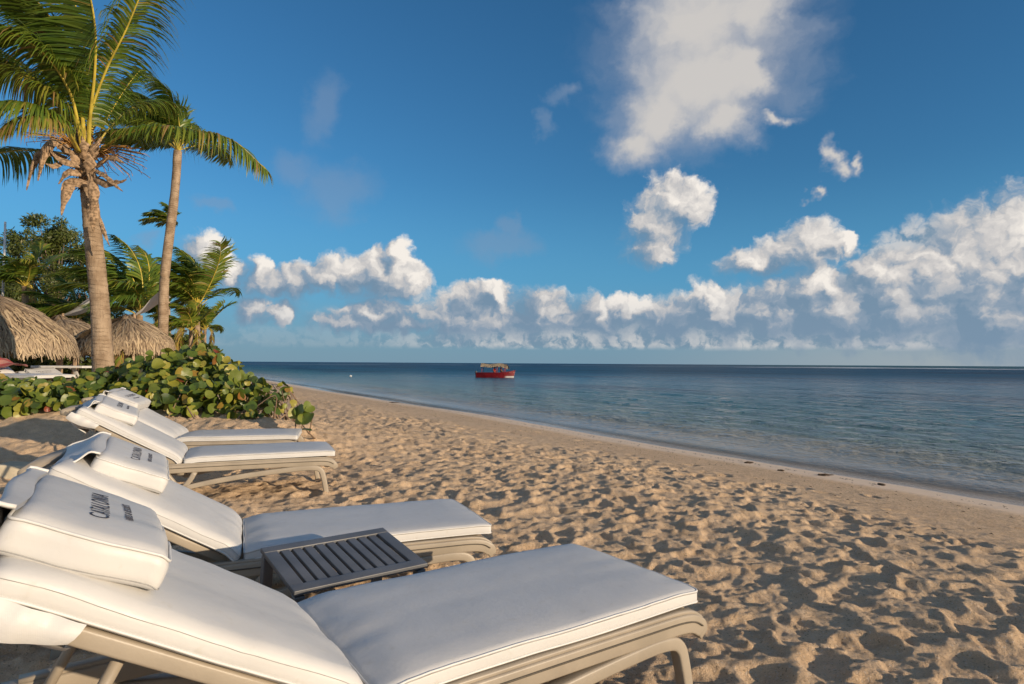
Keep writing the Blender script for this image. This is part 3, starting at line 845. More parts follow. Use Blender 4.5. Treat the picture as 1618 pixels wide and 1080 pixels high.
mb.build('table_frame', M_table, table)
inner = tl_ - 2 * fw; ns = 9; gap = 0.0115; sw = (inner - gap * (ns + 1)) / ns
for k in range(ns):
    x = -inner / 2 + gap + sw / 2 + k * (sw + gap)
    m = MB(); m.box((x, 0, TZ - 0.012 - 0.0008 * (k % 3)), (sw, tw_ - 2 * fw + 0.004, 0.018), 0, 0.003); m.build('slat', M_table, table)
for s in (-1, 1):
    m = MB(); m.box((0, s * 0.09, TZ - 0.031), (tl_ - 0.05, 0.022, 0.016), 0, 0.003); m.build('cross_rail', M_table, table)
    for q in (-1, 1):
        m = MB(); m.box((s * (tl_ / 2 - 0.022), q * (tw_ / 2 - 0.022), (TZ - 0.026) / 2 - 0.03), (0.036, 0.036, TZ - 0.026 + 0.06), 0, 0.004); m.build('leg', M_table, table)
# ------------------------------------------------------------------ palms
def leafmat(name, stops, trans=0.35, rough=0.45, attr='tone', obj_random=False, vein=False):
    m, N = mat(name)
    if obj_random: f = N.n('ShaderNodeObjectInfo').outputs['Random']
    else:
        a = N.n('ShaderNodeAttribute'); a.attribute_name = attr; f = a.outputs['Fac']
    col = N.ramp(f, stops)
    tc = N.n('ShaderNodeTexCoord').outputs['Object']
    col = N.mix(N.mr(N.noise(tc, 6.0, 3.0), 0.35, 0.7, 0.0, 0.14), col, (0.20, 0.17, 0.03), 'MIX')
    if vein:
        x, y, z = N.sep(tc)
        mid = N.mr(N.m('ABSOLUTE', y), 0.0, 0.004, 1.0, 0.0)
        col = N.mix(N.m('MULTIPLY', mid, 0.55), col, (0.30, 0.20, 0.07))
        col = N.mix(N.mr(N.noise(tc, 60.0, 3.0), 0.62, 0.72, 0.0, 0.55), col, (0.16, 0.08, 0.03))
    N.put(N.b.inputs['Base Color'], col); N.b.inputs['Roughness'].default_value = rough
    tr = N.n('ShaderNodeBsdfTranslucent'); N.put(tr.inputs[0], N.mix(0.5, col, (0.25, 0.28, 0.02)))
    mx = N.n('ShaderNodeMixShader'); mx.inputs[0].default_value = trans
    N.t.links.new(N.b.outputs[0], mx.inputs[1]); N.t.links.new(tr.outputs[0], mx.inputs[2]); N.t.links.new(mx.outputs[0], N.out.inputs[0])
    return m
M_palm = leafmat('palm leaflets', [(0.0, (0.045, 0.085, 0.014)), (0.45, (0.095, 0.175, 0.022)), (0.75, (0.19, 0.25, 0.03)), (0.93, (0.36, 0.31, 0.05)), (1.0, (0.34, 0.21, 0.08))], 0.38, 0.36)
M_rachis = simple('yellow green palm stalk', (0.46, 0.36, 0.055), 0.4, 0.25, 5.0, 0.1)
M_dead = simple('dry palm sheath', (0.29, 0.20, 0.125), 0.85, 0.55, 26.0, 0.6, 130.0, 0.12)
M_fibre = simple('brown palm fibre', (0.24, 0.145, 0.07), 0.9, 0.35, 12.0, 0.6, 50.0, 0.1)
M_straw = simple('orange dry flower stalk', (0.42, 0.22, 0.06), 0.8, 0.3, 10.0, 0.2)
M_trunk, N = mat('palm trunk')
tc = N.n('ShaderNodeTexCoord').outputs['Object']; x, y, z = N.sep(tc)
zz = N.m('ADD', z, N.m('MULTIPLY', N.noise(tc, 2.2, 4.0), 0.22))
ring = N.m('FRACT', N.m('MULTIPLY', zz, 15.0))
rm = N.m('MULTIPLY', N.mr(ring, 0.0, 0.25, 1.0, 0.0), N.mr(N.noise(tc, 7.0, 3.0), 0.35, 0.65))
col = N.mix(N.mr(N.noise(tc, 5.0, 5.0), 0.3, 0.7), (0.235, 0.165, 0.105), (0.40, 0.30, 0.205))
col = N.mix(N.m('MULTIPLY', rm, 0.42), col, (0.14, 0.095, 0.06))
fib = N.noise(N.vm('MULTIPLY', tc, (40.0, 40.0, 7.0)), 1.0, 4.0, 0.65)
col = N.mix(N.mr(fib, 0.55, 0.72, 0.0, 0.5), col, (0.12, 0.08, 0.05))
blot = N.noise(N.vm('MULTIPLY', tc, (9.0, 9.0, 16.0)), 1.0, 3.0, 0.6)
col = N.mix(N.mr(blot, 0.66, 0.72, 0.0, 0.7), col, (0.08, 0.05, 0.03))
N.put(N.b.inputs['Base Color'], col); N.b.inputs['Roughness'].default_value = 0.9; N.b.inputs['Specular IOR Level'].default_value = 0.15
N.put(N.b.inputs['Normal'], bump(N, N.m('ADD', N.m('MULTIPLY', rm, -0.012), N.m('MULTIPLY', fib, 0.014)), 0.8, 1.0))

def set_tone(me, vals):
    a = me.attributes.new('tone', 'FLOAT', 'POINT'); a.data.foreach_set('value', np.asarray(vals, np.float32))
WIND = np.array([-1.0, 0.15, -0.05])
def make_frond(ctrl, parent, seed, n=80, leaf=0.62, width=0.030, hang=0.85, wind=0.35, tone=0.4, stalk=0.022, start=0.16, lift=0.25, ragged=0.15, blow=0.0):
    n = int(n * 1.55); width = width * 1.35
    """one feather leaf: stalk along ctrl, two rows of strap leaflets that droop and blow with the wind"""
    r = np.random.default_rng(seed)
    P = bez(ctrl, 36)
    mb = MB(); mb.sweep(P, rr_profile(2.0, 1.3, 0.5, 1), np.linspace(1, 0.14, 36) ** 0.9 * stalk)
    fr = mb.build('frond', M_rachis, parent)
    T = np.gradient(P, axis=0); T /= np.linalg.norm(T, axis=1)[:, None]
    up = np.array([0, 0, 1.0])
    V = []; F = []; tone_v = []
    seglen = 5
    for k in range(n):
        t = start + (1 - start) * (k + r.uniform(0, 0.6)) / n
        f = min(t, 0.999) * 35; i = int(f); u = f - i
        p = P[i] * (1 - u) + P[i + 1] * u; tg = T[i]
        side = np.cross(tg, up); ls = np.linalg.norm(side)
        side = side / ls if ls > 0.12 else np.cross(tg, np.array([0.2, 0.9, 0.1]))
        nb = np.cross(side, tg)
        prof = (0.55 + 0.45 * math.sin(min(1, (t - start) / 0.45) * 1.57)) if t < 0.6 else 1.0 - 0.55 * ((t - 0.6) / 0.4) ** 1.4
        for s in (-1, 1):
            if r.random() < ragged * 0.4: continue
            L = leaf * prof * r.uniform(0.78, 1.10)
            d = s * side * r.uniform(0.75, 1.0) + tg * (0.35 + 0.75 * t) + nb * lift * r.uniform(0.4, 1.3)
            d = d / np.linalg.norm(d) + WIND * blow * r.uniform(0.6, 1.2)
            d /= np.linalg.norm(d)
            g = hang * r.uniform(0.75, 1.3); wd = wind * r.uniform(0.6, 1.4)
            q = p.copy(); w0 = width * r.uniform(0.75, 1.15) * (0.7 + 0.3 * prof)
            tn = float(np.clip(tone + 0.10 + r.normal(0, 0.15) + (0.35 if r.random() < 0.05 else 0), 0.02, 1))
            across = np.cross(d, nb + 0.3 * r.normal(size=3)); across /= np.linalg.norm(across)
            b0 = len(V)
            for sgm in range(seglen + 1):
                a = sgm / seglen
                w = w0 * (0.45 + 0.9 * a if a < 0.35 else 0.765 * (1 - ((a - 0.35) / 0.65) ** 1.6) + 0.02)
                V.append(q - across * w * 0.5); V.append(q + across * w * 0.5)
                tv = min(1.0, tn + 0.30 * max(0, a - 0.75) * 2 * (r.random() < 0.5))
                tone_v += [tv, tv]
                d = d + (np.array([0, 0, -1.0]) * g + WIND * wd) * (0.34 * (0.45 + a))
                d /= np.linalg.norm(d)
                q = q + d * (L / seglen)
            for sgm in range(seglen):
                a = b0 + 2 * sgm; F.append((a, a + 1, a + 3, a + 2))
    me = mk_mesh('leaflets', V, np.array(F), M_palm)
    set_tone(me, tone_v)
    new_obj('leaflets', me, None, fr)
    return fr

def make_trunk(parent, pts, radii_, ring=0.066, n=22, seed=1, rows=None):
    pts = bez(pts, rows or 160); rr = np.interp(np.linspace(0, 1, len(pts)), np.linspace(0, 1, len(radii_)), radii_)
    r = np.random.default_rng(seed)
    s = np.concatenate([[0], np.cumsum(np.linalg.norm(np.diff(pts, axis=0), axis=1))])
    ph = (s / ring + 0.5 * np.sin(s * 3) + 0.35 * np.sin(s * 11 + 1)) % 1.0
    rr = rr * (1 + 0.045 * (1 - ph) ** 3)
    mb = MB(); V0 = len(pts)
    mb.tube(pts, rr, n)
    V = mb.V[0]; c = np.repeat(pts, n, axis=0); d = V - c
    j = np.tile(np.arange(n), len(pts)); i = np.repeat(np.arange(len(pts)), n)
    k = 1 + 0.05 * vnoise(j * 0.6, i * 0.09, seed) + 0.03 * vnoise(j * 1.7, i * 0.5, seed + 2)
    mb.V[0] = c + d * k[:, None]
    return mb.build('trunk', M_trunk, parent)

def rel(root, pts):
    o = np.array(root.location)
    return [np.array(p) - o for p in pts]

# the big palm on the left
PD = 9.8
base = at(166, 622, PD)
palm = empty('coconut_palm', base)
tag(palm, 'large coconut palm with ringed trunk and dry sheaths, nearest on the left', 'palm tree')
A = lambda px, py, d=PD: np.array(at(px, py, d)) - np.array(base)
make_trunk(palm, [A(167, 640), A(163, 575), A(157, 470), A(147, 370), (A(139, 290)), A(132, 235), A(129, 200)], [0.165, 0.145, 0.130, 0.122, 0.115, 0.122, 0.09], 0.066, 26, 3, 220)
BIG = [  # stalk control points (px, py, distance), leaflet options
 ([(150,248,9.7),(190,215,9.5),(240,201,9.3),(300,205,9.2),(365,220,9.1),(421,268,9.0)], dict(n=95, leaf=0.72, hang=1.5, wind=0.25, tone=0.55, stalk=0.030, start=0.22)),
 ([(148,240,9.8),(170,205,9.9),(205,172,10.1),(245,160,10.4),(290,168,10.7)], dict(n=70, leaf=0.60, hang=1.5, wind=0.25, tone=0.50, stalk=0.026, start=0.30)),
 ([(139,236,9.7),(143,180,9.6),(168,110,9.4),(200,45,9.2),(232,-30,9.0),(262,-70,8.9)], dict(n=105, leaf=0.90, hang=1.7, wind=0.0, tone=0.45, stalk=0.024, start=0.14, lift=0.0)),
 ([(140,238,9.6),(143,180,9.4),(150,110,9.1),(150,40,8.8),(136,-30,8.5),(110,-90,8.2)], dict(n=120, leaf=1.05, hang=0.35, wind=0.6, tone=0.30, stalk=0.026, start=0.18, lift=0.1, blow=1.6)),
 ([(122,238,9.7),(108,195,9.5),(80,150,9.3),(40,115,9.2),(0,98,9.1),(-50,100,9.0)], dict(n=100, leaf=0.90, hang=2.0, wind=0.05, tone=0.66, stalk=0.034, start=0.18)),
 ([(120,245,9.9),(70,238,10.2),(20,238,10.5),(-40,252,10.8),(-90,285,11)], dict(n=90, leaf=0.85, hang=1.4, wind=0.25, tone=0.18, stalk=0.028, start=0.2)),
 ([(132,235,9.9),(118,160,10.1),(85,80,10.3),(35,15,10.5),(-30,-30,10.7)], dict(n=100, leaf=0.85, hang=1.0, wind=0.5, tone=0.32, stalk=0.030, start=0.22)),
 ([(128,238,9.9),(95,170,10.3),(45,110,10.6),(-20,70,10.9),(-80,60,11)], dict(n=90, leaf=0.80, hang=1.1, wind=0.4, tone=0.25, stalk=0.028, start=0.25)),
 ([(137,236,9.9),(140,170,10.1),(135,90,10.3),(120,10,10.6),(95,-60,10.9)], dict(n=100, leaf=0.90, hang=0.5, wind=0.6, tone=0.28, stalk=0.030, start=0.25, blow=1.3)),
 ([(142,236,9.9),(152,160,10.2),(176,85,10.5),(208,30,10.8),(240,-5,11.1)], dict(n=90, leaf=0.70, hang=1.2, wind=0.3, tone=0.25, stalk=0.026, start=0.3)),
 ([(124,240,9.5),(100,200,9.0),(60,170,8.5),(10,160,8.1),(-40,170,7.8)], dict(n=90, leaf=0.65, hang=1.4, wind=0.3, tone=0.45, stalk=0.026, start=0.25)),
 ([(134,236,9.6),(126,150,9.3),(104,70,9.0),(66,10,8.7),(20,-30,8.4)], dict(n=110, leaf=0.95, hang=0.5, wind=0.6, tone=0.36, stalk=0.030, start=0.25, blow=1.3)),
]
for i, (c, kw) in enumerate(BIG):
    make_frond([A(*q) for q in c], palm, 100 + i, **kw)
BIG2 = [([(126,240,9.4),(105,205,8.9),(72,185,8.5),(35,185,8.2),(0,205,8.0)], dict(n=80, leaf=0.60, hang=1.8, wind=0.1, tone=0.75, stalk=0.024, start=0.3)),
 ([(130,236,9.6),(112,150,9.2),(70,85,8.9),(15,50,8.6),(-40,40,8.4)], dict(n=100, leaf=0.85, hang=1.3, wind=0.3, tone=0.5, stalk=0.026, start=0.25)),
 ([(146,240,9.9),(160,205,10.2),(182,165,10.5),(205,130,10.8),(222,110,11.1)], dict(n=70, leaf=0.6, hang=1.8, wind=0.2, tone=0.35, stalk=0.022, start=0.3))]
for i, (c, kw) in enumerate(BIG2):
    make_frond([A(*q) for q in c], palm, 140 + i, **kw)
# spear leaf and fibrous neck
mb = MB(); mb.tube(bez([A(131, 232), A(124, 190), A(120, 150), A(117, 120)], 14), np.array([0.10, 0.10, 0.09, 0.085, 0.08, 0.07, 0.065, 0.06, 0.05, 0.045, 0.04, 0.03, 0.02, 0.008]), 10); mb.build('crown_shaft', M_dead, palm)
mb = MB()
rr_ = np.random.default_rng(4)
for k in range(170):
    a = rr_.uniform(0, 6.28); h = rr_.uniform(-0.55, 0.45); R0 = 0.12 + 0.05 * rr_.random()
    c = A(134, 245); p = c + np.array([R0 * math.cos(a), R0 * math.sin(a), h])
    d = np.array([math.cos(a) * 0.5, math.sin(a) * 0.5, rr_.uniform(-1, 0.9)]); d /= np.linalg.norm(d)
    L = rr_.uniform(0.10, 0.26); w = rr_.uniform(0.008, 0.022); sd = np.cross(d, (math.cos(a), math.sin(a), 0.1)); sd /= np.linalg.norm(sd)
    q = p + d * L * 0.5 + np.array([0, 0, 0.01]); e = p + d * L + np.array([math.cos(a), math.sin(a), 0]) * 0.05
    mb.add([p - sd * w, p + sd * w, q + sd * w * 0.9, q - sd * w * 0.9, e], [(0, 1, 2, 3), (3, 2, 4)])
o = mb.build('neck_fibre', M_fibre, palm); o['kind'] = 'stuff'
def sheath(pts, w, cup, seed, name='dry_sheath', m=None, parent=None):
    """boat shaped dry leaf base or flower sheath"""
    r = np.random.default_rng(seed)
    P = bez(pts, 14); T = np.gradient(P, axis=0); T /= np.linalg.norm(T, axis=1)[:, None]
    V = []; nn = 7
    view = np.array([0.35, -0.8, 0.3])
    for i in range(14):
        t = i / 13; ww = w * (1 + 0.10 * math.sin(i * 2.1 + seed * 2)) * (0.35 + 0.65 * math.sin(min(1, t * 1.15 + 0.12) * 3.0)) * (1 - t ** 6 * 0.8)
        a = np.cross(T[i], view); a /= np.linalg.norm(a); b = np.cross(a, T[i])
        if b @ view < 0: b = -b
        for j in range(nn):
            v = j / (nn - 1) * 2 - 1
            V.append(P[i] + a * ww * v * (1 + 0.08 * math.sin(i * 2 + seed)) - b * cup * ww * (1 - v * v) * -1 + b * 0.006 * math.sin(i * 0.8 + 3 * v + seed))
    F = [(i * nn + j, i * nn + j + 1, (i + 1) * nn + j + 1, (i + 1) * nn + j) for i in range(13) for j in range(nn - 1)]
    mb = MB(); V = np.array(V); mb.add(V, F); mb.add(V - view * 0.008, [f[::-1] for f in F])
    return mb.build(name, m or M_dead, parent)
SH = [([(112,243,9.5),(85,225,9.3),(68,250,9.2),(60,285,9.2)], 0.075, 0.7), ([(105,250,9.6),(70,240,9.4),(52,262,9.3),(42,300,9.3)], 0.06, 0.7),
      ([(140,290,9.5),(112,290,9.4),(102,315,9.35),(97,340,9.35)], 0.085, 0.6), ([(135,262,9.4),(112,258,9.3),(92,250,9.25),(78,236,9.2)], 0.055, 0.3),
      ([(128,275,9.4),(108,272,9.3),(92,290,9.3)], 0.06, 0.3), ([(150,282,9.4),(168,290,9.3),(186,288,9.25),(200,283,9.2)], 0.065, 0.5),
      ([(152,262,9.4),(170,250,9.3),(186,252,9.2),(196,258,9.2)], 0.055, 0.3), ([(150,268,9.4),(166,278,9.3),(184,294,9.2),(194,302,9.2)], 0.035, 0.3),
      ([(142,285,9.35),(148,300,9.3),(146,322,9.3),(138,338,9.35)], 0.075, 0.4), ([(150,320,9.4),(147,335,9.35),(146,350,9.35),(148,366,9.4)], 0.08, 0.35),
      ([(158,345,9.45),(162,360,9.4),(168,376,9.4),(173,388,9.4)], 0.032, 0.6), ([(130,250,9.45),(134,232,9.4),(128,214,9.4)], 0.08, 0.4),
      ([(146,252,9.45),(150,234,9.4),(160,216,9.4)], 0.07, 0.4), ([(125,268,9.45),(118,250,9.35),(104,226,9.3)], 0.06, 0.4), ([(140,272,9.35),(142,256,9.3),(140,240,9.3)], 0.085, 0.4),
      ([(98,258,9.3),(84,262,9.25),(72,258,9.2)], 0.045, 0.2), ([(120,282,9.4),(104,288,9.35),(96,300,9.3)], 0.04, 0.2)]
for i, (c, w, cup) in enumerate(SH):
    sheath([A(*q) for q in c], w, cup, i, parent=palm)
for i, (c0_, spread) in enumerate((((70, 205), -1), ((200, 250), 1))):
    mb = MB(); r = np.random.default_rng(50 + i)
    for k in range(46):
        p0 = A(118 if spread < 0 else 150, 235 if spread < 0 else 246, 9.6)
        p1 = A(c0_[0] + r.uniform(-34, 30), c0_[1] + r.uniform(-22, 26), 9.6 + r.uniform(-0.4, 0.4))
        m_ = (p0 + p1) / 2 + np.array([0, 0, 0.08])
        e = p1 + np.array([r.uniform(-0.05, 0.1), r.uniform(-0.1, 0.1), -r.uniform(0.02, 0.12)])
        mb.tube([p0, m_, p1, e], [0.006, 0.006, 0.005, 0.004], 4)
    o = mb.build('dry_flower_stalks', M_straw, palm); o['kind'] = 'stuff'

def wind_palm(name, label, top, foot, trad, nfr, flen, leaf, seed, width=0.05, nleaf=46, up=0.9, lean=0.55, tones=(0.25, 0.6), dead=2, yaw=None):
    """palm further off, its crown swept to the left by the sea wind"""
    foot = Vector(foot); top = Vector(top)
    root = empty(name, foot); tag(root, label, 'palm tree', 'wind swept palms behind the shrubs')
    r = np.random.default_rng(seed)
    tp = np.array(top - foot); md = tp * 0.5 + np.array([0.12 * tp[2] * r.uniform(-0.2, 0.25), 0, 0])
    if trad: make_trunk(root, [np.zeros(3) - np.array([0, 0, 0.3]), md * 0.55, md, tp * 0.8 + md * 0.05, tp], [trad * 1.25, trad, trad * 0.92, trad * 0.85, trad * 0.8], 0.09, 12, seed, 70)
    for k in range(nfr):
        a = 2 * math.pi * k / nfr + r.uniform(-0.25, 0.25)
        el = r.uniform(0.25, up) if k % 3 else r.uniform(0.8, 1.35)
        L = flen * r.uniform(0.8, 1.1)
        d = np.array([math.cos(a) * math.cos(el), math.sin(a) * math.cos(el), math.sin(el)])
        d = d + np.array([-0.45 * lean, 0, 0.25 * lean]); d /= np.linalg.norm(d)
        pts = [tp.copy()]
        q = tp.copy()
        for sg in range(5):
            q = q + d * L / 5; pts.append(q.copy())
            d = d + WIND * lean * 0.45 + np.array([0, 0, -0.22]); d /= np.linalg.norm(d)
        make_frond(pts, root, seed * 31 + k, n=nleaf, leaf=leaf, width=width, hang=0.7, wind=1.0 * lean + 0.25, tone=r.uniform(*tones), stalk=0.022 * flen / 2.2, start=0.14, lift=0.2, ragged=0.2, blow=0.6 * lean)
    for k in range(dead):
        a = r.uniform(0, 6.28)
        e = tp + np.array([math.cos(a) * 0.5 - 0.2, math.sin(a) * 0.4, -flen * 0.55])
        make_frond([tp, tp + np.array([math.cos(a) * 0.35, math.sin(a) * 0.3, 0.0]), (tp + e) / 2 + np.array([math.cos(a) * 0.25, 0, 0]), e], root, seed * 57 + k, n=nleaf // 2, leaf=leaf * 0.7, width=width * 0.8, hang=1.2, wind=0.4, tone=0.9, stalk=0.018, start=0.25)
    return root
g0 = -0.3
def foot_at(px, d): p = at(px, 571, d); return (p.x, p.y, ground_z(p.x, p.y))
wind_palm('coconut_palm', 'tall slender coconut palm with leaning trunk just right of the big palm', at(281, 238, 20), foot_at(255, 20), 0.15, 19, 2.7, 0.85, 11, width=0.055, nleaf=60, up=1.35, lean=0.50, dead=0)
wind_palm('coconut_palm', 'small distant palm top showing behind the slender trunk', at(269, 352, 46), foot_at(268, 46), 0.15, 14, 1.9, 0.8, 12, width=0.08, nleaf=34, up=0.8, lean=0.7, dead=0)
wind_palm('coconut_palm', 'bushy palm with pale trunk at the right end of the palm group', at(312, 485, 27), foot_at(308, 27), 0.13, 21, 3.3, 1.05, 13, width=0.065, nleaf=50, up=1.3, lean=0.40, dead=2)
wind_palm('coconut_palm', 'short young palm with upright fronds behind the small thatched parasol', at(220, 498, 22), foot_at(222, 22), 0.14, 19, 3.1, 1.0, 14, width=0.06, nleaf=56, up=1.35, lean=0.45, dead=1)
wind_palm('coconut_palm', 'low drooping palm in front of the pale palm trunk, near the sea', at(302, 522, 24), foot_at(300, 24), 0.09, 10, 1.6, 0.6, 15, width=0.06, nleaf=40, up=0.9, lean=0.45, dead=2, tones=(0.45, 0.8))
wind_palm('coconut_palm', 'shaggy low palm farthest right above the shrub tops', at(324, 520, 34), foot_at(322, 34), 0.10, 12, 2.0, 0.7, 16, width=0.08, nleaf=36, up=0.9, lean=0.3, dead=2, tones=(0.35, 0.75))
wind_palm('coconut_palm', 'low palm left of the big trunk behind the thatch', at(118, 508, 24), foot_at(118, 24), 0.12, 12, 2.2, 0.7, 17, width=0.06, nleaf=44, up=1.1, lean=0.5, dead=1)
wind_palm('coconut_palm', 'dark palm at the left edge above the large thatched roof', at(40, 452, 25), foot_at(40, 25), 0.14, 14, 2.4, 0.8, 18, width=0.06, nleaf=44, up=1.1, lean=0.4, dead=2)
wind_palm('coconut_palm', 'palm behind the young one, between the two slender trunks', at(248, 500, 30), foot_at(248, 30), 0.12, 12, 2.3, 0.7, 19, width=0.075, nleaf=40, up=1.0, lean=0.5, dead=1)

# ------------------------------------------------------------------ broad-leaved trees and bushes at the back
M_leafy = leafmat('tree foliage', [(0.0, (0.022, 0.042, 0.010)), (0.5, (0.065, 0.095, 0.018)), (0.85, (0.13, 0.145, 0.028)), (1.0, (0.18, 0.16, 0.04))], 0.25, 0.5)
M_bark = simple('grey brown bark', (0.17, 0.125, 0.09), 0.9, 0.3, 6, 0.5, 30, 0.1)
def leaf_cloud(centres, radii_, n, size, seed, aspect=0.5, droop=0.0, tone=0.45):
    r = np.random.default_rng(seed)
    C = np.array(centres); Rr = np.array(radii_)
    k = r.choice(len(C), n, p=Rr ** 2 / (Rr ** 2).sum())
    d = r.normal(size=(n, 3)); d /= np.linalg.norm(d, axis=1)[:, None]
    P = C[k] + d * (Rr[k] * r.uniform(0.25, 1.0, n) ** 0.6)[:, None] * np.array([1, 1, 0.75])
    a = r.normal(size=(n, 3)) + np.array([-0.4, 0, -droop]); a /= np.linalg.norm(a, axis=1)[:, None]
    b = np.cross(a, d + 0.6 * r.normal(size=(n, 3))); b /= np.maximum(np.linalg.norm(b, axis=1), 1e-6)[:, None]
    L = (size * r.uniform(0.6, 1.3, n))[:, None]; w = L * aspect * 0.5
    V = np.stack([P, P + a * L * 0.5 + b * w, P + a * L, P + a * L * 0.5 - b * w], 1).reshape(-1, 3)
    F = np.arange(4 * n).reshape(n, 4)
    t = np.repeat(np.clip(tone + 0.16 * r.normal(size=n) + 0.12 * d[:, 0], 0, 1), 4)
    return V, F, t
def leafy_tree(name, label, foot, height, spread, nclump, nleaf, size, seed, aspect=0.45, cat='tree', group=None, trunk_r=0.14, low=0.35, droop=0.0, tone=0.52, matl=None, clump=0.24):
    root = empty(name, foot); tag(root, label, cat, group)
    r = np.random.default_rng(seed)
    cs = []; rs_ = []
    limbs = MB()
    tr_ = MB(); top = np.array([r.uniform(-0.3, 0.3), 0, height * 0.72])
    tr_.tube(bez([(0, 0, -0.3), top * 0.4 + np.array([0.1, 0, 0]), top], 14), np.linspace(trunk_r, trunk_r * 0.4, 14), 9); trunk = tr_.build('trunk', M_bark, root)
    for k in range(nclump):
        a = r.uniform(0, 6.28); h = height * r.uniform(low, 1.0)
        rad_ = spread * math.sqrt(r.random()) * (1.0 - 0.55 * max(0, (h / height - 0.55) / 0.45))
        c = np.array([rad_ * math.cos(a) - 0.12 * h, rad_ * math.sin(a), h])
        cs.append(c); rs_.append(height * clump * r.uniform(0.45, 1.0) * 0.5)
        s0 = top * min(0.95, max(0.25, (h / height) * 0.75))
        limbs.tube(bez([s0, (s0 + c) / 2 + np.array([0, 0, -0.1]), c], 6), np.linspace(trunk_r * 0.3, 0.01, 6), 5)
    lo = limbs.build('limbs', M_bark, trunk); lo['kind'] = 'stuff'
    V, F, t = leaf_cloud(cs, rs_, nleaf, size, seed + 1, aspect, droop, tone)
    me = mk_mesh('crown', V, F, matl or M_leafy, smooth=False); set_tone(me, t); new_obj('crown', me, None, root)
    return root
leafy_tree('evergreen_tree', 'tall feathery evergreen tree behind the big palm trunk', foot_at(88, 32), 8.4, 2.5, 76, 20000, 0.20, 61, 0.30, low=0.40, droop=0.3, trunk_r=0.16, clump=0.145)
leafy_tree('evergreen_tree', 'second feathery evergreen between the palm trunk and the left edge', foot_at(30, 34), 6.6, 2.0, 56, 15000, 0.20, 62, 0.30, low=0.30, droop=0.3, clump=0.18)
leafy_tree('evergreen_tree', 'dark evergreen partly hidden by the big palm trunk on its right', foot_at(150, 33), 7.2, 1.5, 44, 12000, 0.20, 63, 0.30, low=0.35, droop=0.3, clump=0.17)
BG = 'green bushes behind the thatched parasols'
for i, (px, d, h, sp, lab) in enumerate(((18, 22, 3.3, 1.8, 'leafy green bush behind the large thatched roof at the left edge'), (75, 24, 2.9, 1.8, 'dark bush behind the gap between the two thatched roofs'),
        (125, 26, 3.0, 1.8, 'bush just left of the big palm trunk under the white sail'), (190, 27, 2.6, 1.8, 'bush behind the small thatched parasol'), (245, 28, 2.3, 1.8, 'bush behind the foot of the slender palm'), (290, 30, 2.1, 1.6, 'bush at the foot of the palm group on the right'), (325, 31, 1.9, 0.9, 'small bush ending the greenery towards the sea'))):
    leafy_tree('leafy_bush', lab, foot_at(px, d), h, sp, 26, 4200, 0.26, 70 + i, 0.5, cat='bush', group=BG, trunk_r=0.06, low=0.12, tone=0.42, clump=0.42)
# ------------------------------------------------------------------ sea grape shrubs
GRAPE = [(0.0, (0.035, 0.070, 0.012)), (0.25, (0.070, 0.125, 0.018)), (0.5, (0.15, 0.19, 0.026)), (0.75, (0.25, 0.26, 0.035)), (0.90, (0.34, 0.30, 0.05)), (0.965, (0.26, 0.14, 0.03)), (0.985, (0.30, 0.07, 0.025)), (1.0, (0.20, 0.035, 0.02))]
M_grape = leafmat('sea grape leaf', GRAPE, 0.22, 0.42, obj_random=True, vein=True)
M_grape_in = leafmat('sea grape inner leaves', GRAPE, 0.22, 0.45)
M_twig = simple('grey twig', (0.22, 0.15, 0.10), 0.85, 0.3, 10, 0.3)
def grape_leaf(seed):
    r = np.random.default_rng(seed)
    V = [(0.0, 0, 0)]; F = []; n = 14
    cup = r.uniform(-0.25, 0.35); fold = r.uniform(0.05, 0.35); curl = r.uniform(-0.3, 0.3)
    for ring, k in ((0.55, 1), (1.0, 2)):
        for i in range(n):
            a = 2 * math.pi * i / n + math.pi
            rr = ring * (1 + 0.05 * math.sin(3 * a + seed)) * (0.80 if (i == 0 and k == 2) else 1.0)
            x = 0.5 * rr * math.cos(a) * 0.96 + 0.5 * ring * 0.0; y = 0.5 * rr * math.sin(a) * 1.04
            z = cup * (x * x + y * y) + fold * abs(y) + curl * x * y + 0.02 * math.sin(4 * a + seed) * ring
            V.append((x, y, z))
    for i in range(n):
        j = (i + 1) % n
        F.append((0, 1 + i, 1 + j)); F.append((1 + i, 1 + n + i, 1 + n + j, 1 + j))
    V = np.array(V) + np.array([0.5, 0, 0])
    return V, F
LEAF_VF = [grape_leaf(i) for i in range(8)]
LEAF_ME = [mk_mesh('leaf', v, f, M_grape) for v, f in LEAF_VF]
def leaf_frame(nrm, r):
    n = nrm / np.linalg.norm(nrm); a = np.cross(n, r.normal(size=3)); a /= np.linalg.norm(a); b = np.cross(n, a)
    return np.stack([a, b, n], 1)
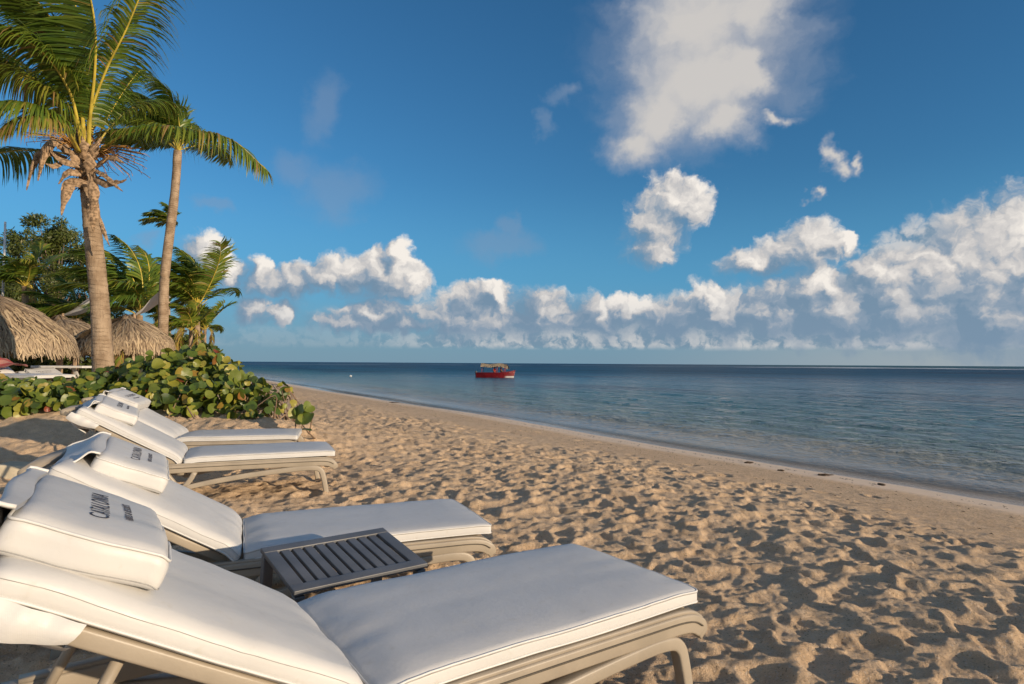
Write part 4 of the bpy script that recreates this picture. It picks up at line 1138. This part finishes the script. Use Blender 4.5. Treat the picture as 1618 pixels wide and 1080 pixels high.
def sea_grape(name, label, clumps, nleaf, nfill, seed, size=(0.10, 0.19), twigs=12, group='sea grape shrubs along the dune'):
    r = np.random.default_rng(seed)
    C = []; Rr = []
    for (px, py, d, rx, ry, rz) in clumps:
        C.append(np.array(at(px, py, d))); Rr.append((rx, ry, rz))
    C = np.array(C); Rr = np.array(Rr)
    cx, cy = C[:, 0].mean(), C[:, 1].mean()
    org = np.array([cx, cy, ground_z(cx, cy)])
    root = empty(name, org); tag(root, label, 'shrub', group)
    S = np.array(sun_dir); view = np.array([0.25, -0.9, 0.25])
    p = Rr[:, 0] * Rr[:, 2]; p = p / p.sum()
    def spot(inner):
        while True:
            k = r.choice(len(C), p=p); u = r.normal(size=3); u /= np.linalg.norm(u)
            if not inner and u @ view < -0.45: continue
            q = C[k] + u * Rr[k] * (r.uniform(0.15, 0.85) if inner else r.uniform(0.86, 1.08))
            if not inner and any((((q - C[j]) / Rr[j]) ** 2).sum() < 0.60 for j in range(len(C)) if j != k): continue
            g = ground_z(q[0], q[1])
            if q[2] < g + 0.02: continue
            return q, u
    for i in range(nleaf):
        q, u = spot(False)
        nrm = u * 0.7 + S * 0.35 + np.array([0, -0.2, 0.25]) + r.normal(size=3) * 0.50
        M = leaf_frame(nrm, r); s = r.uniform(*size)
        if r.random() < 0.3: s *= 0.7
        o = bpy.data.objects.new('leaf', LEAF_ME[int(r.integers(8))]); COL.objects.link(o); o.parent = root
        m4 = Matrix(M.tolist()).to_4x4(); m4.translation = Vector(q - org - M[:, 0] * s * 0.5)
        o.matrix_local = m4 @ Matrix.Scale(s, 4)
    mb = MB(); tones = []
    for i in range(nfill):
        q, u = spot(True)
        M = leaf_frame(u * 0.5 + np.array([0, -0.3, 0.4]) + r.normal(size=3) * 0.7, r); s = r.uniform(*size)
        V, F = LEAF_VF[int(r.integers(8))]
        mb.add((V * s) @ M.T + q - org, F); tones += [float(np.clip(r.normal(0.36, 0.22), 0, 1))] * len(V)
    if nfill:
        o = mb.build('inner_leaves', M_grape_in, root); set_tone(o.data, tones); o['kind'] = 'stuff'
    for i in range(twigs):
        k = r.choice(len(C)); e = C[k] + r.normal(size=3) * Rr[k] * 0.45
        st = np.array([e[0] + r.uniform(-0.3, 0.3), e[1] + r.uniform(-0.2, 0.3), 0]); st[2] = ground_z(st[0], st[1]) - 0.03
        md = (st + e) / 2 + r.normal(size=3) * 0.09
        t = MB(); t.tube(bez([st - org, md - org, e - org], 9), np.linspace(0.011, 0.004, 9), 5); t.build('branch', M_twig, root)
    return root
sea_grape('sea_grape_shrub', 'large sunlit sea grape shrub right of the palm, behind the farthest lounger',
   [(262,598,8.7,.55,.5,.34),(312,592,8.9,.58,.5,.36),(350,612,8.7,.42,.4,.26),(285,628,8.1,.48,.36,.26),(325,630,8.1,.42,.34,.26),(384,620,8.7,.34,.32,.20),(240,620,8.3,.42,.36,.26),(300,575,9.2,.5,.5,.22),(410,628,8.6,.22,.26,.14)], 300, 520, 201, (0.080, 0.19), 40)
sea_grape('sea_grape_shrub', 'sea grape shrub around the foot of the big palm trunk',
   [(200,614,8.7,.42,.42,.26),(160,622,8.6,.42,.4,.24),(225,600,9.1,.4,.4,.26),(185,604,9.2,.5,.4,.18),(205,634,8.2,.36,.3,.22),(130,624,8.7,.36,.36,.20)], 260, 420, 202, (0.085, 0.185), 10)
sea_grape('sea_grape_shrub', 'shaded sea grape shrub at the left edge, behind the lounger headrests',
   [(95,626,8.6,.42,.4,.22),(52,628,8.4,.42,.4,.22),(12,626,8.3,.42,.4,.22),(-30,622,8.3,.4,.4,.26),(75,635,8.0,.42,.34,.22),(28,640,7.9,.42,.34,.22),(120,638,8.1,.36,.3,.2),(-15,640,7.9,.4,.34,.2)], 290, 480, 203, (0.085, 0.185), 10)
sea_grape('sea_grape_shrub', 'thin straggling sea grape branches ending in red and yellow leaves on the dune',
   [(432,618,8.3,.20,.2,.10),(425,638,8.0,.30,.25,.09),(455,615,8.2,.08,.1,.08),(400,650,7.8,.30,.2,.08)], 46, 20, 204, (0.07, 0.16), 34)
sea_grape('sea_grape_sprig', 'small sprig of large green sea grape leaves beside the farthest lounger foot',
   [(472,654,7.3,.10,.10,.07),(486,652,7.2,.08,.08,.08),(482,668,7.1,.07,.07,.06)], 13, 0, 205, (0.13, 0.19), 4)

# ------------------------------------------------------------------ thatched parasols
M_thatch, N = mat('dry palm thatch')
a_ = N.n('ShaderNodeAttribute'); a_.attribute_name = 'tone'
tc = N.n('ShaderNodeTexCoord').outputs['Object']
col = N.ramp(a_.outputs['Fac'], [(0.0, (0.13, 0.09, 0.06)), (0.4, (0.30, 0.22, 0.14)), (0.75, (0.46, 0.35, 0.22)), (1.0, (0.58, 0.45, 0.28))])
N.put(N.b.inputs['Base Color'], N.mix(N.mr(N.noise(tc, 2.5, 3.0), 0.35, 0.7, 0.0, 0.45), col, (0.33, 0.26, 0.19))); N.b.inputs['Roughness'].default_value = 0.9; N.b.inputs['Specular IOR Level'].default_value = 0.1
M_post = simple('pale wooden post', (0.40, 0.285, 0.19), 0.8, 0.25, 5, 0.4, 40, 0.2)
M_white = simple('white painted wood', (0.66, 0.65, 0.62), 0.5, 0.08, 6, 0.1)
def thatch_blades(R, H, n, seed, lx=1.0, droop=0.25, bl=(0.28, 0.5), w=0.024):
    n = int(n * 1.8)
    r = np.random.default_rng(seed)
    V = []; F = []; T = []
    def surf(a, s):   # s = 0 apex .. 1 rim, slightly domed
        rr = R * s
        return np.array([rr * math.cos(a) * lx, rr * math.sin(a), H * (1 - s ** 1.7)])
    for k in range(n):
        s0 = math.sqrt(r.random()) * 0.98; a = r.uniform(0, 6.283)
        L = r.uniform(*bl); q = surf(a, s0); da = r.normal(0, 0.10)
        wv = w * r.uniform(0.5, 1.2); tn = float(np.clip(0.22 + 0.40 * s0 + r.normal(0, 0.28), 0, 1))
        b0 = len(V); lift = 0.015 + 0.05 * r.random() * r.random()
        for g in range(4):
            f = g / 3; s = s0 + f * L / R; aa = a + da * f
            p = surf(aa, min(s, 1.0)) if s <= 1.0 else surf(aa, 1.0) + np.array([math.cos(aa) * 0.25, math.sin(aa) * 0.25, -1.0]) * (s - 1) * R * r.uniform(0.8, 1.1)
            p = p + np.array([math.cos(aa) * 0.3, math.sin(aa) * 0.3, 0.9]) * lift * (1 + f)
            t = np.array([-math.sin(aa), math.cos(aa), 0]); ww = wv * (1 - 0.7 * f)
            V += [p - t * ww, p + t * ww + np.array([0, 0, 0.01])]; T += [tn * (1 - 0.25 * (1 - f)), tn]
        for g in range(3): F.append((b0 + 2 * g, b0 + 2 * g + 1, b0 + 2 * g + 3, b0 + 2 * g + 2))
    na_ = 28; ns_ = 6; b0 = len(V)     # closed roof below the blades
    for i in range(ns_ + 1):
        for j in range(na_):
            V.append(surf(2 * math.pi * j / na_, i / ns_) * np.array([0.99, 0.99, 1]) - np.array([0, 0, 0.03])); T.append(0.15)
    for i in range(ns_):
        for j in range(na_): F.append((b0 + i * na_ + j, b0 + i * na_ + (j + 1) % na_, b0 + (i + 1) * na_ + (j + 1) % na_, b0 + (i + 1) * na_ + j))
    return V, F, T
def palapa(label, px, d, R, apex_y, rim_y, n, seed, post_r=0.055):
    p = at(px, 571, d); zr = at(px, rim_y, d).z + 0.14; za = at(px, apex_y, d).z; g = ground_z(p.x, p.y)
    root = empty('thatched_parasol', (p.x, p.y, g)); tag(root, label, 'parasol', 'thatched beach parasols')
    V, F, T = thatch_blades(R, za - zr, n, seed)
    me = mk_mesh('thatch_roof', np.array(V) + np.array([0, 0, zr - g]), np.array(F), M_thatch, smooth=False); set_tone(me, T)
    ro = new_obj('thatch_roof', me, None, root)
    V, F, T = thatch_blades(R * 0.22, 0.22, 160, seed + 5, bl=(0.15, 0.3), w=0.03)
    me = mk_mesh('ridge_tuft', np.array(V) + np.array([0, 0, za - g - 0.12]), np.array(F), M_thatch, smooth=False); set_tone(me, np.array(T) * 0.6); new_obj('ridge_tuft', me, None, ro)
    mb = MB(); mb.tube([(0, 0, -0.3), (0.01, 0, 0.8), (0, 0, za - g - 0.1)], [post_r * 1.1, post_r, post_r * 0.9], 10); mb.build('post', M_post, root)
    for k in range(6):
        a = k * math.pi / 3 + 0.3
        mb = MB(); mb.tube([(0, 0, za - g - 0.12), (R * 0.92 * math.cos(a), R * 0.92 * math.sin(a), zr - g + 0.02)], 0.025, 6); mb.build('rafter', M_post, root)
    return root
palapa('large thatched parasol cut by the left edge of the picture', -28, 12.5, 1.48, 468, 550, 5200, 301)
palapa('thatched parasol half hidden between the large one and the palm trunk', 92, 16.5, 1.10, 506, 546, 3000, 302)
palapa('small thatched parasol on a bare post right of the big palm trunk', 199, 16.0, 1.02, 505, 550, 3400, 303)
palapa('distant dark thatched parasol under the slender palm', 262, 30, 1.2, 528, 556, 1200, 304, 0.06)
palapa('thatched parasol showing behind the right of the large left one', 118, 20, 1.1, 510, 552, 1800, 305)

# ------------------------------------------------------------------ white shade sails between posts
M_sail = simple('white sail cloth', (0.60, 0.60, 0.62), 0.8, 0.06, 4, 0.2, 20)
def sail(label, pts, d, half):
    C = [np.array(at(x, y, dd)) for x, y, dd in pts]; org = C[0].copy()
    root = empty('shade_sail', (org[0], org[1], org[2])); tag(root, label, 'shade sail', 'white shade sails among the palms')
    P = bez([c - org for c in C], 18); V = []
    for i, p in enumerate(P):
        t = i / 17; w = half * (0.06 + 0.94 * t ** 0.8)
        for j in range(6):
            v = j / 5
            V.append(p + np.array([0.10 * v * w, 0.9 * v * w, -w * (v - 0.4 * v * v)]))
    F = [(i * 6 + j, i * 6 + j + 1, (i + 1) * 6 + j + 1, (i + 1) * 6 + j) for i in range(17) for j in range(5)]
    mb = MB(); V = np.array(V); mb.add(V, F); mb.add(V + np.array([0, 0.012, 0.004]), [f[::-1] for f in F]); mb.build('cloth', M_sail, root)
    g = ground_z(org[0], org[1])
    mb = MB(); mb.tube([(0, 0.02, g - org[2] - 0.2), (0, 0.02, 0.05)], 0.04, 8); mb.build('post', M_post, root)
    return root
sail('white shade sail rising towards the big palm trunk from its left', [(99, 497, 21), (115, 489, 20.8), (135, 474, 20.6), (160, 452, 20.4)], 21, 0.55)
sail('white shade sail between the young palm and the slender trunk', [(212, 497, 20.5), (226, 486, 20.3), (240, 470, 20.1), (258, 455, 19.9)], 20.5, 0.42)

# ------------------------------------------------------------------ far loungers, towels and odds and ends at the left
for (px, d, rz, lab) in ((-6, 9.6, -14, 'white lounger with a red towel seen over the shrubs at the left edge'), (92, 12.0, -24, 'white lounger in the shade of the half hidden thatched parasol')):
    c = copy_tree(loungers[2]); p = at(px, 571, d); c.location = (p.x, p.y, ground_z(p.x, p.y) + 0.10); c.rotation_euler = (0, 0, rad(rz))
    c['label'] = lab; c['group'] = 'white loungers beyond the shrubs'
    if px < 50: far_l = c
def towel(label, base, m, L, W_, seed, z=0.0, rz=0.0, tilt=0.0):
    r = np.random.default_rng(seed); V = []; nx_, ny_ = 20, 12
    for i in range(nx_):
        for j in range(ny_):
            u = i / (nx_ - 1); v = j / (ny_ - 1)
            V.append(((u - 0.5) * L, (v - 0.5) * W_ + 0.02 * math.sin(u * 7 + seed), 0.025 * math.sin(u * 9 + 3 * v + seed) * v + 0.02 * math.sin(v * 8 + seed) + 0.02))
    F = [(i * ny_ + j, (i + 1) * ny_ + j, (i + 1) * ny_ + j + 1, i * ny_ + j + 1) for i in range(nx_ - 1) for j in range(ny_ - 1)]
    V = np.array(V); mb = MB(); mb.add(V, F); mb.add(V - np.array([0, 0, 0.012]), [f[::-1] for f in F])
    o = mb.build('towel', m); o.location = base; o.rotation_euler = (0, tilt, rz); tag(o, label, 'towel', 'towels on the far loungers'); return o
M_red, N = mat('red striped towel'); tc = N.n('ShaderNodeTexCoord').outputs['Object']; x, y, z = N.sep(tc)
st_ = N.mr(N.m('SINE', N.m('MULTIPLY', x, 26.0)), -0.1, 0.1)
N.put(N.b.inputs['Base Color'], N.mix(N.m('MULTIPLY', st_, 0.5), (0.40, 0.07, 0.06), (0.55, 0.36, 0.27))); N.b.inputs['Roughness'].default_value = 0.95
N.put(N.b.inputs['Normal'], bump(N, N.noise(tc, 120.0, 2.0), 0.4, 0.005))
M_teal = simple('teal towel', (0.03, 0.25, 0.28), 0.95, 0.15, 8, 0.4, 120, 0.1)
fl = far_l.matrix_basis
towel('red and pink striped towel on the lounger at the left edge', fl @ Vector((0.05, 0.0, 0.56)), M_red, 0.55, 0.5, 3, rz=rad(-14), tilt=rad(14))
towel('teal towel lying on the lounger head at the left', fl @ Vector((-0.40, 0.05, 0.735)), M_teal, 0.26, 0.42, 5, rz=rad(-14), tilt=rad(30))
p = at(106, 571, 15); g = ground_z(p.x, p.y)
wt_ = empty('white_table', (p.x, p.y, g)); tag(wt_, 'white wooden table with crossed legs in the shade under the thatch', 'table')
mb = MB(); mb.box((0, 0, 1.02), (1.2, 0.7, 0.05), 0, 0.008); mb.build('table_top', M_white, wt_)
for s in (-1, 1):
    for q in (-1, 1):
        mb = MB(); mb.sweep(np.array([(s * 0.45 - q * 0.28, 0.02 * q, -0.1), (s * 0.45 + q * 0.28, 0.02 * q, 1.0)]), rr_profile(0.08, 0.04, 0.008), 1.0, up=(0, 1, 0)); mb.build('leg', M_white, wt_)
M_stone = simple('cream limestone', (0.52, 0.45, 0.33), 0.9, 0.12, 9, 0.6, 30, 0.2)
def rock(name, label, loc, dim, rz, seed, m, tilt=0.0):
    V, F = round_box(dim, min(dim) * 0.10, (4, 4, 4)); V = V * (1 + 0.05 * n3(V, 6.0, seed)[:, None])
    V[:, :2] *= (1 - 0.22 * (V[:, 2:3] / dim[2] + 0.5))
    mb = MB(); mb.add(V, F); o = mb.build(name, m); o.location = loc; o.rotation_euler = (tilt, 0.1, rz); tag(o, label, 'stone', 'pale stones behind the lounger heads'); return o
def on_ground(px, py, z0=0.2, it=8):
    z = z0
    for _ in range(it):
        x, y = plan(px, py, z); z = ground_z(x, y)
    return x, y, z
x, y, z = on_ground(117, 664); rock('stone_block', 'upright cream stone block behind the third lounger head', (x, y, z + 0.12), (0.24, 0.20, 0.34), 0.4, 3, M_stone)
x, y, z = on_ground(36, 668); rock('stone_block', 'flat grey stone slab lying in shade at the left edge', (x, y, z + 0.04), (0.42, 0.3, 0.16), 0.2, 4, M_stone)
p = at(1, 571, 26)
mb = MB(); g = ground_z(p.x, p.y); mb.tube([(0, 0, -0.2), (0, 0, at(1, 350, 26).z - g)], [0.05, 0.04], 8); pole = mb.build('flag_pole', M_white); pole.location = (p.x, p.y, g); tag(pole, 'slim white pole at the very left edge above the thatch', 'pole')

# ------------------------------------------------------------------ red boat with a thatched roof
BD = 76.0
bp = at(781, 596, BD)
boat = empty('boat', (bp.x, bp.y, SEA_Z), rad(-6)); tag(boat, 'red wooden boat with thatched canopy moored off the beach', 'boat')
M_red_hull, N = mat('red hull paint'); tc = N.n('ShaderNodeTexCoord').outputs['Object']; x, y, z = N.sep(tc)
c_ = N.mix(N.mr(N.noise(tc, 3.0, 4.0), 0.35, 0.7), (0.13, 0.005, 0.010), (0.19, 0.010, 0.015))
c_ = N.mix(N.m('MULTIPLY', N.mr(x, 1.2, 1.6), N.mr(z, 0.24, 0.18)), c_, (0.45, 0.43, 0.42))
N.put(N.b.inputs['Base Color'], c_); N.b.inputs['Roughness'].default_value = 0.35
V = []; nsx, nsz = 24, 7
def hull_pt(u, k, s, ins=0.0):
    x = -2.15 + 4.45 * u; sheer = 0.56 + 0.30 * max(0, (u - 0.55) / 0.45) ** 2
    half = (0.80 * min(1, 0.75 + u) * (1 - max(0, (u - 0.5) / 0.5) ** 2.2 * 0.97)) - ins
    f = k / (nsz - 1); z = -0.25 + (sheer + 0.25) * f
    return (x + 0.22 * f * u ** 3, s * max(half, 0.01) * (0.55 + 0.45 * f ** 0.6), z)
for s in (-1, 1):
    for i in range(nsx):
        for k in range(nsz): V.append(hull_pt(i / (nsx - 1), k, s))
F = []
for b in (0, 1):
    o_ = b * nsx * nsz
    for i in range(nsx - 1):
        for k in range(nsz - 1):
            q = (o_ + i * nsz + k, o_ + (i + 1) * nsz + k, o_ + (i + 1) * nsz + k + 1, o_ + i * nsz + k + 1); F.append(q if b == 0 else q[::-1])
for k in range(nsz - 1): F.append((k, k + 1, nsx * nsz + k + 1, nsx * nsz + k))     # transom
dk = len(V)
for i in range(nsx):
    for s in (-1, 1): x_, y_, z_ = hull_pt(i / (nsx - 1), nsz - 1, s, 0.08); V.append((x_, y_, 0.36))
for i in range(nsx - 1): F.append((dk + 2 * i, dk + 2 * i + 1, dk + 2 * i + 3, dk + 2 * i + 2))
mb = MB(); mb.add(V, F); mb.build('hull', M_red_hull, boat, smooth=False)
for s in (-1, 1):
    mb = MB(); mb.tube([np.array(hull_pt(i / 23, nsz - 1, s)) + np.array([0, 0, 0.02]) for i in range(24)], 0.04, 6); mb.build('gunwale', M_red_hull, boat)
M_bpost = simple('red post paint', (0.32, 0.03, 0.03), 0.5, 0.15, 5, 0.1)
for x_ in (-1.45, 0.25, 1.25):
    for s in (-1, 1):
        mb = MB(); mb.tube([(x_, s * 0.62, 0.36), (x_ + 0.03, s * 0.60, 1.36)], 0.03, 6); mb.build('canopy_post', M_bpost, boat)
rT = np.random.default_rng(9); V = []; F = []; T = []
for k in range(900):
    s = rT.choice((-1, 1)); u = rT.uniform(-1.55, 1.65); w0 = rT.uniform(0, 0.75)
    for g in range(3):
        w = w0 + g * 0.17; zz_ = 1.66 - 0.28 * (w / 0.9) ** 1.4 - (0.10 * max(0, w - 0.85)) * 3 + 0.05 * math.sin(u * 3) + 0.03 * rT.random() - (0.18 * max(0, u - 1.1) / 0.5)
        for e in (-1, 1): V.append((u + e * 0.035 + 0.02 * g * rT.normal(), s * w, zz_)); T.append(float(np.clip(0.75 + 0.35 * rT.normal(), 0, 1)))
    b0 = len(V) - 6
    F += [(b0, b0 + 1, b0 + 3, b0 + 2), (b0 + 2, b0 + 3, b0 + 5, b0 + 4)]
b0 = len(V)
for i in range(9):
    for j in range(7):
        u = -1.55 + 3.1 * i / 8; w = -0.92 + 1.84 * j / 6; V.append((u, w, 1.60 - 0.28 * (abs(w) / 0.9) ** 1.4)); T.append(0.2)
for i in range(8):
    for j in range(6): F.append((b0 + i * 7 + j, b0 + (i + 1) * 7 + j, b0 + (i + 1) * 7 + j + 1, b0 + i * 7 + j + 1))
me = mk_mesh('thatch_canopy', V, np.array(F), M_thatch, smooth=False); set_tone(me, T); new_obj('thatch_canopy', me, None, boat)
for x_ in (-1.0, 0.75):
    mb = MB(); mb.box((x_, 0, 0.56), (0.30, 1.25, 0.05), 0, 0.01); mb.box((x_, 0, 0.45), (0.24, 0.9, 0.19), 0, 0.01); mb.build('bench', M_white, boat)
mb = MB(); mb.box((-2.22, 0, 0.62), (0.22, 0.26, 0.36), 0, 0.06); mb.box((-2.24, 0, 0.15), (0.10, 0.12, 0.7), 0, 0.03); mb.build('outboard_motor', simple('grey motor', (0.10, 0.10, 0.11), 0.4, 0.1, 5, 0), boat)
M_skin = simple('skin', (0.22, 0.115, 0.07), 0.6, 0.1, 8, 0)
M_shirt = simple('red shirt', (0.36, 0.04, 0.035), 0.9, 0.15, 10, 0.2); M_dark = simple('dark shirt', (0.09, 0.025, 0.03), 0.9, 0.15, 10, 0.2)
def person(label, loc, rz, seated, shirt):
    J = {'pelvis': (0, 0, 0.9), 'chest': (0.01, 0, 1.25), 'neck': (0.02, 0, 1.47), 'head': (0.04, 0, 1.58), 'crown': (0.04, 0, 1.68)}
    R_j = {'pelvis': .145, 'chest': .155, 'neck': .06, 'head': .095, 'crown': .075}
    E = [('pelvis', 'chest'), ('chest', 'neck'), ('neck', 'head'), ('head', 'crown')]
    for s, n in ((1, 'l'), (-1, 'r')):
        if seated: leg_ = [(0.02, .10 * s, .88), (.40, .13 * s, .90), (.42, .12 * s, .50), (.50, .12 * s, .46)]
        else: leg_ = [(0.0, .09 * s, .84), (.03, .11 * s, .48), (0.0, .11 * s, .08), (.12, .12 * s, .04)]
        arm_ = [(0.0, .19 * s, 1.40), (.02, .26 * s, 1.14), (.22, .20 * s, 1.02), (.30, .17 * s, 1.03)]
        for nm, pts, rads, fr_ in (('leg' + n, leg_, (.09, .065, .045, .04), 'pelvis'), ('arm' + n, arm_, (.06, .046, .038, .034), 'chest')):
            prev = fr_
            for i, (p_, r_) in enumerate(zip(pts, rads)):
                k = nm + str(i); J[k] = p_; R_j[k] = r_; E.append((prev, k)); prev = k
    names = list(J); dz = -0.45 if seated else 0.0
    me = bpy.data.meshes.new('person'); me.from_pydata([(x, y, z + dz) for x, y, z in J.values()], [(names.index(a), names.index(b)) for a, b in E], []); me.update()
    o = bpy.data.objects.new('person', me); COL.objects.link(o)
    sk = o.modifiers.new('skin', 'SKIN'); 
    for i, nme in enumerate(names): me.skin_vertices[0].data[i].radius = (R_j[nme], R_j[nme] * (0.75 if nme in ('pelvis', 'chest') else 1))
    me.skin_vertices[0].data[0].use_root = True
    sub = o.modifiers.new('sub', 'SUBSURF'); sub.levels = 1; sub.render_levels = 1
    fin = bpy.data.meshes.new_from_object(o.evaluated_get(bpy.context.evaluated_depsgraph_get()))
    o.modifiers.clear(); o.data = fin; fin.materials.clear(); fin.materials.append(shirt); fin.materials.append(M_skin)
    for p_ in fin.polygons:
        c = p_.center; p_.use_smooth = True
        p_.material_index = 1 if c.z - dz > 1.46 or (abs(c.y) > 0.15 and c.z - dz < 1.2 and c.z - dz > 0.95 and c.x > 0.05) or c.z - dz < 0.5 else 0
    hair = MB(); V, F = round_box((0.20, 0.18, 0.12), 0.055, (2, 2, 2)); hair.add(V + np.array([0.03, 0, 1.70 + dz]), F); hair.build('hair', simple('dark hair', (0.02, 0.015, 0.012), 0.7, 0.1, 8, 0), o)
    o.location = loc; o.rotation_euler = (0, 0, rz); tag(o, label, 'person'); return o
bm = Matrix.Translation(boat.location) @ Matrix.Rotation(rad(-6), 4, 'Z')
person('person in a red shirt sitting amidships under the boat canopy', bm @ Vector((0.05, -0.35, 0.10)), rad(-30), True, M_shirt)
person('person in a dark red shirt sitting near the bow of the boat', bm @ Vector((0.80, 0.0, 0.20)), rad(-10), True, M_dark)
bp2 = at(554, 596, 76); mb = MB(); V, F = round_box((0.30, 0.30, 0.26), 0.12, (2, 2, 2)); mb.add(V, F); mb.tube([(0, 0, 0.10), (0, 0, 0.17)], 0.03, 6)
by = mb.build('mooring_buoy', M_white); by.location = (bp2.x, bp2.y, SEA_Z + 0.05); tag(by, 'small white mooring buoy floating left of the boat', 'buoy')

# ------------------------------------------------------------------ seaweed and shells on the sand
M_weed = simple('dark dry seaweed', (0.055, 0.035, 0.02), 0.9, 0.4, 20, 0.3)
def weed(px, py, s, seed, lab):
    x, y, z = on_ground(px, py, -0.3); r = np.random.default_rng(seed); mb = MB()
    for k in range(9):
        a = r.normal(0.15, 0.5); q = np.array([r.normal(0, s * 0.25), r.normal(0, s * 0.15), 0.012]); P = [q]
        for g in range(4): q = q + np.array([math.cos(a), math.sin(a), r.uniform(-0.08, 0.10)]) * s * 0.28; a += r.normal(0, 0.4); P.append(q.copy())
        mb.tube(P, [0.008, 0.012, 0.011, 0.008, 0.004], 5)
    o = mb.build('seaweed_scrap', M_weed); o.location = (x, y, z); o.rotation_euler = (0, 0, r.uniform(-0.4, 0.4)); tag(o, lab, 'seaweed', 'seaweed scraps on the smooth sand')
weed(1297, 751, 0.12, 1, 'longest dark seaweed scrap on the pale wet sand at the right')
weed(1178, 731, 0.08, 2, 'small dark seaweed scrap left of the longest one')
weed(1233, 744, 0.045, 3, 'tiny seaweed speck between the two larger scraps')
weed(1390, 766, 0.06, 4, 'seaweed scrap farthest right on the smooth sand')
weed(618, 636, 0.25, 5, 'dark seaweed scrap near the waterline far along the beach')
r = np.random.default_rng(12); mb = MB()
for k in range(1400):
    l = r.uniform(-12, 26); t = r.choice((r.normal(8.25, 0.10), r.normal(7.2, 0.5), r.normal(6.3, 0.6)), p=(0.5, 0.25, 0.25))
    x = SHORE_N[0] * t - SHORE_N[1] * l; y = SHORE_N[1] * t + SHORE_N[0] * l
    if y < 1 or abs(x) > y * 1.1 + 2: continue
    s = r.uniform(0.005, 0.022); z = ground_z(x, y) + 0.004
    a = r.uniform(-0.6, 0.6) + 2.09; d = np.array([math.cos(a), math.sin(a), 0]); n_ = np.array([-d[1], d[0], 0])
    P = np.array([x, y, z])
    mb.add([P - d * s, P + n_ * s * 0.4 + (0, 0, s * 0.3), P + d * s, P - n_ * s * 0.35 + (0, 0, s * 0.2), P + (0, 0, s * 0.6)], [(0, 3, 4), (3, 2, 4), (2, 1, 4), (1, 0, 4)])
o = mb.build('tide_litter', M_weed, smooth=False); tag(o, 'fine dark tide litter strewn along the beach slope', 'litter', None, 'stuff')
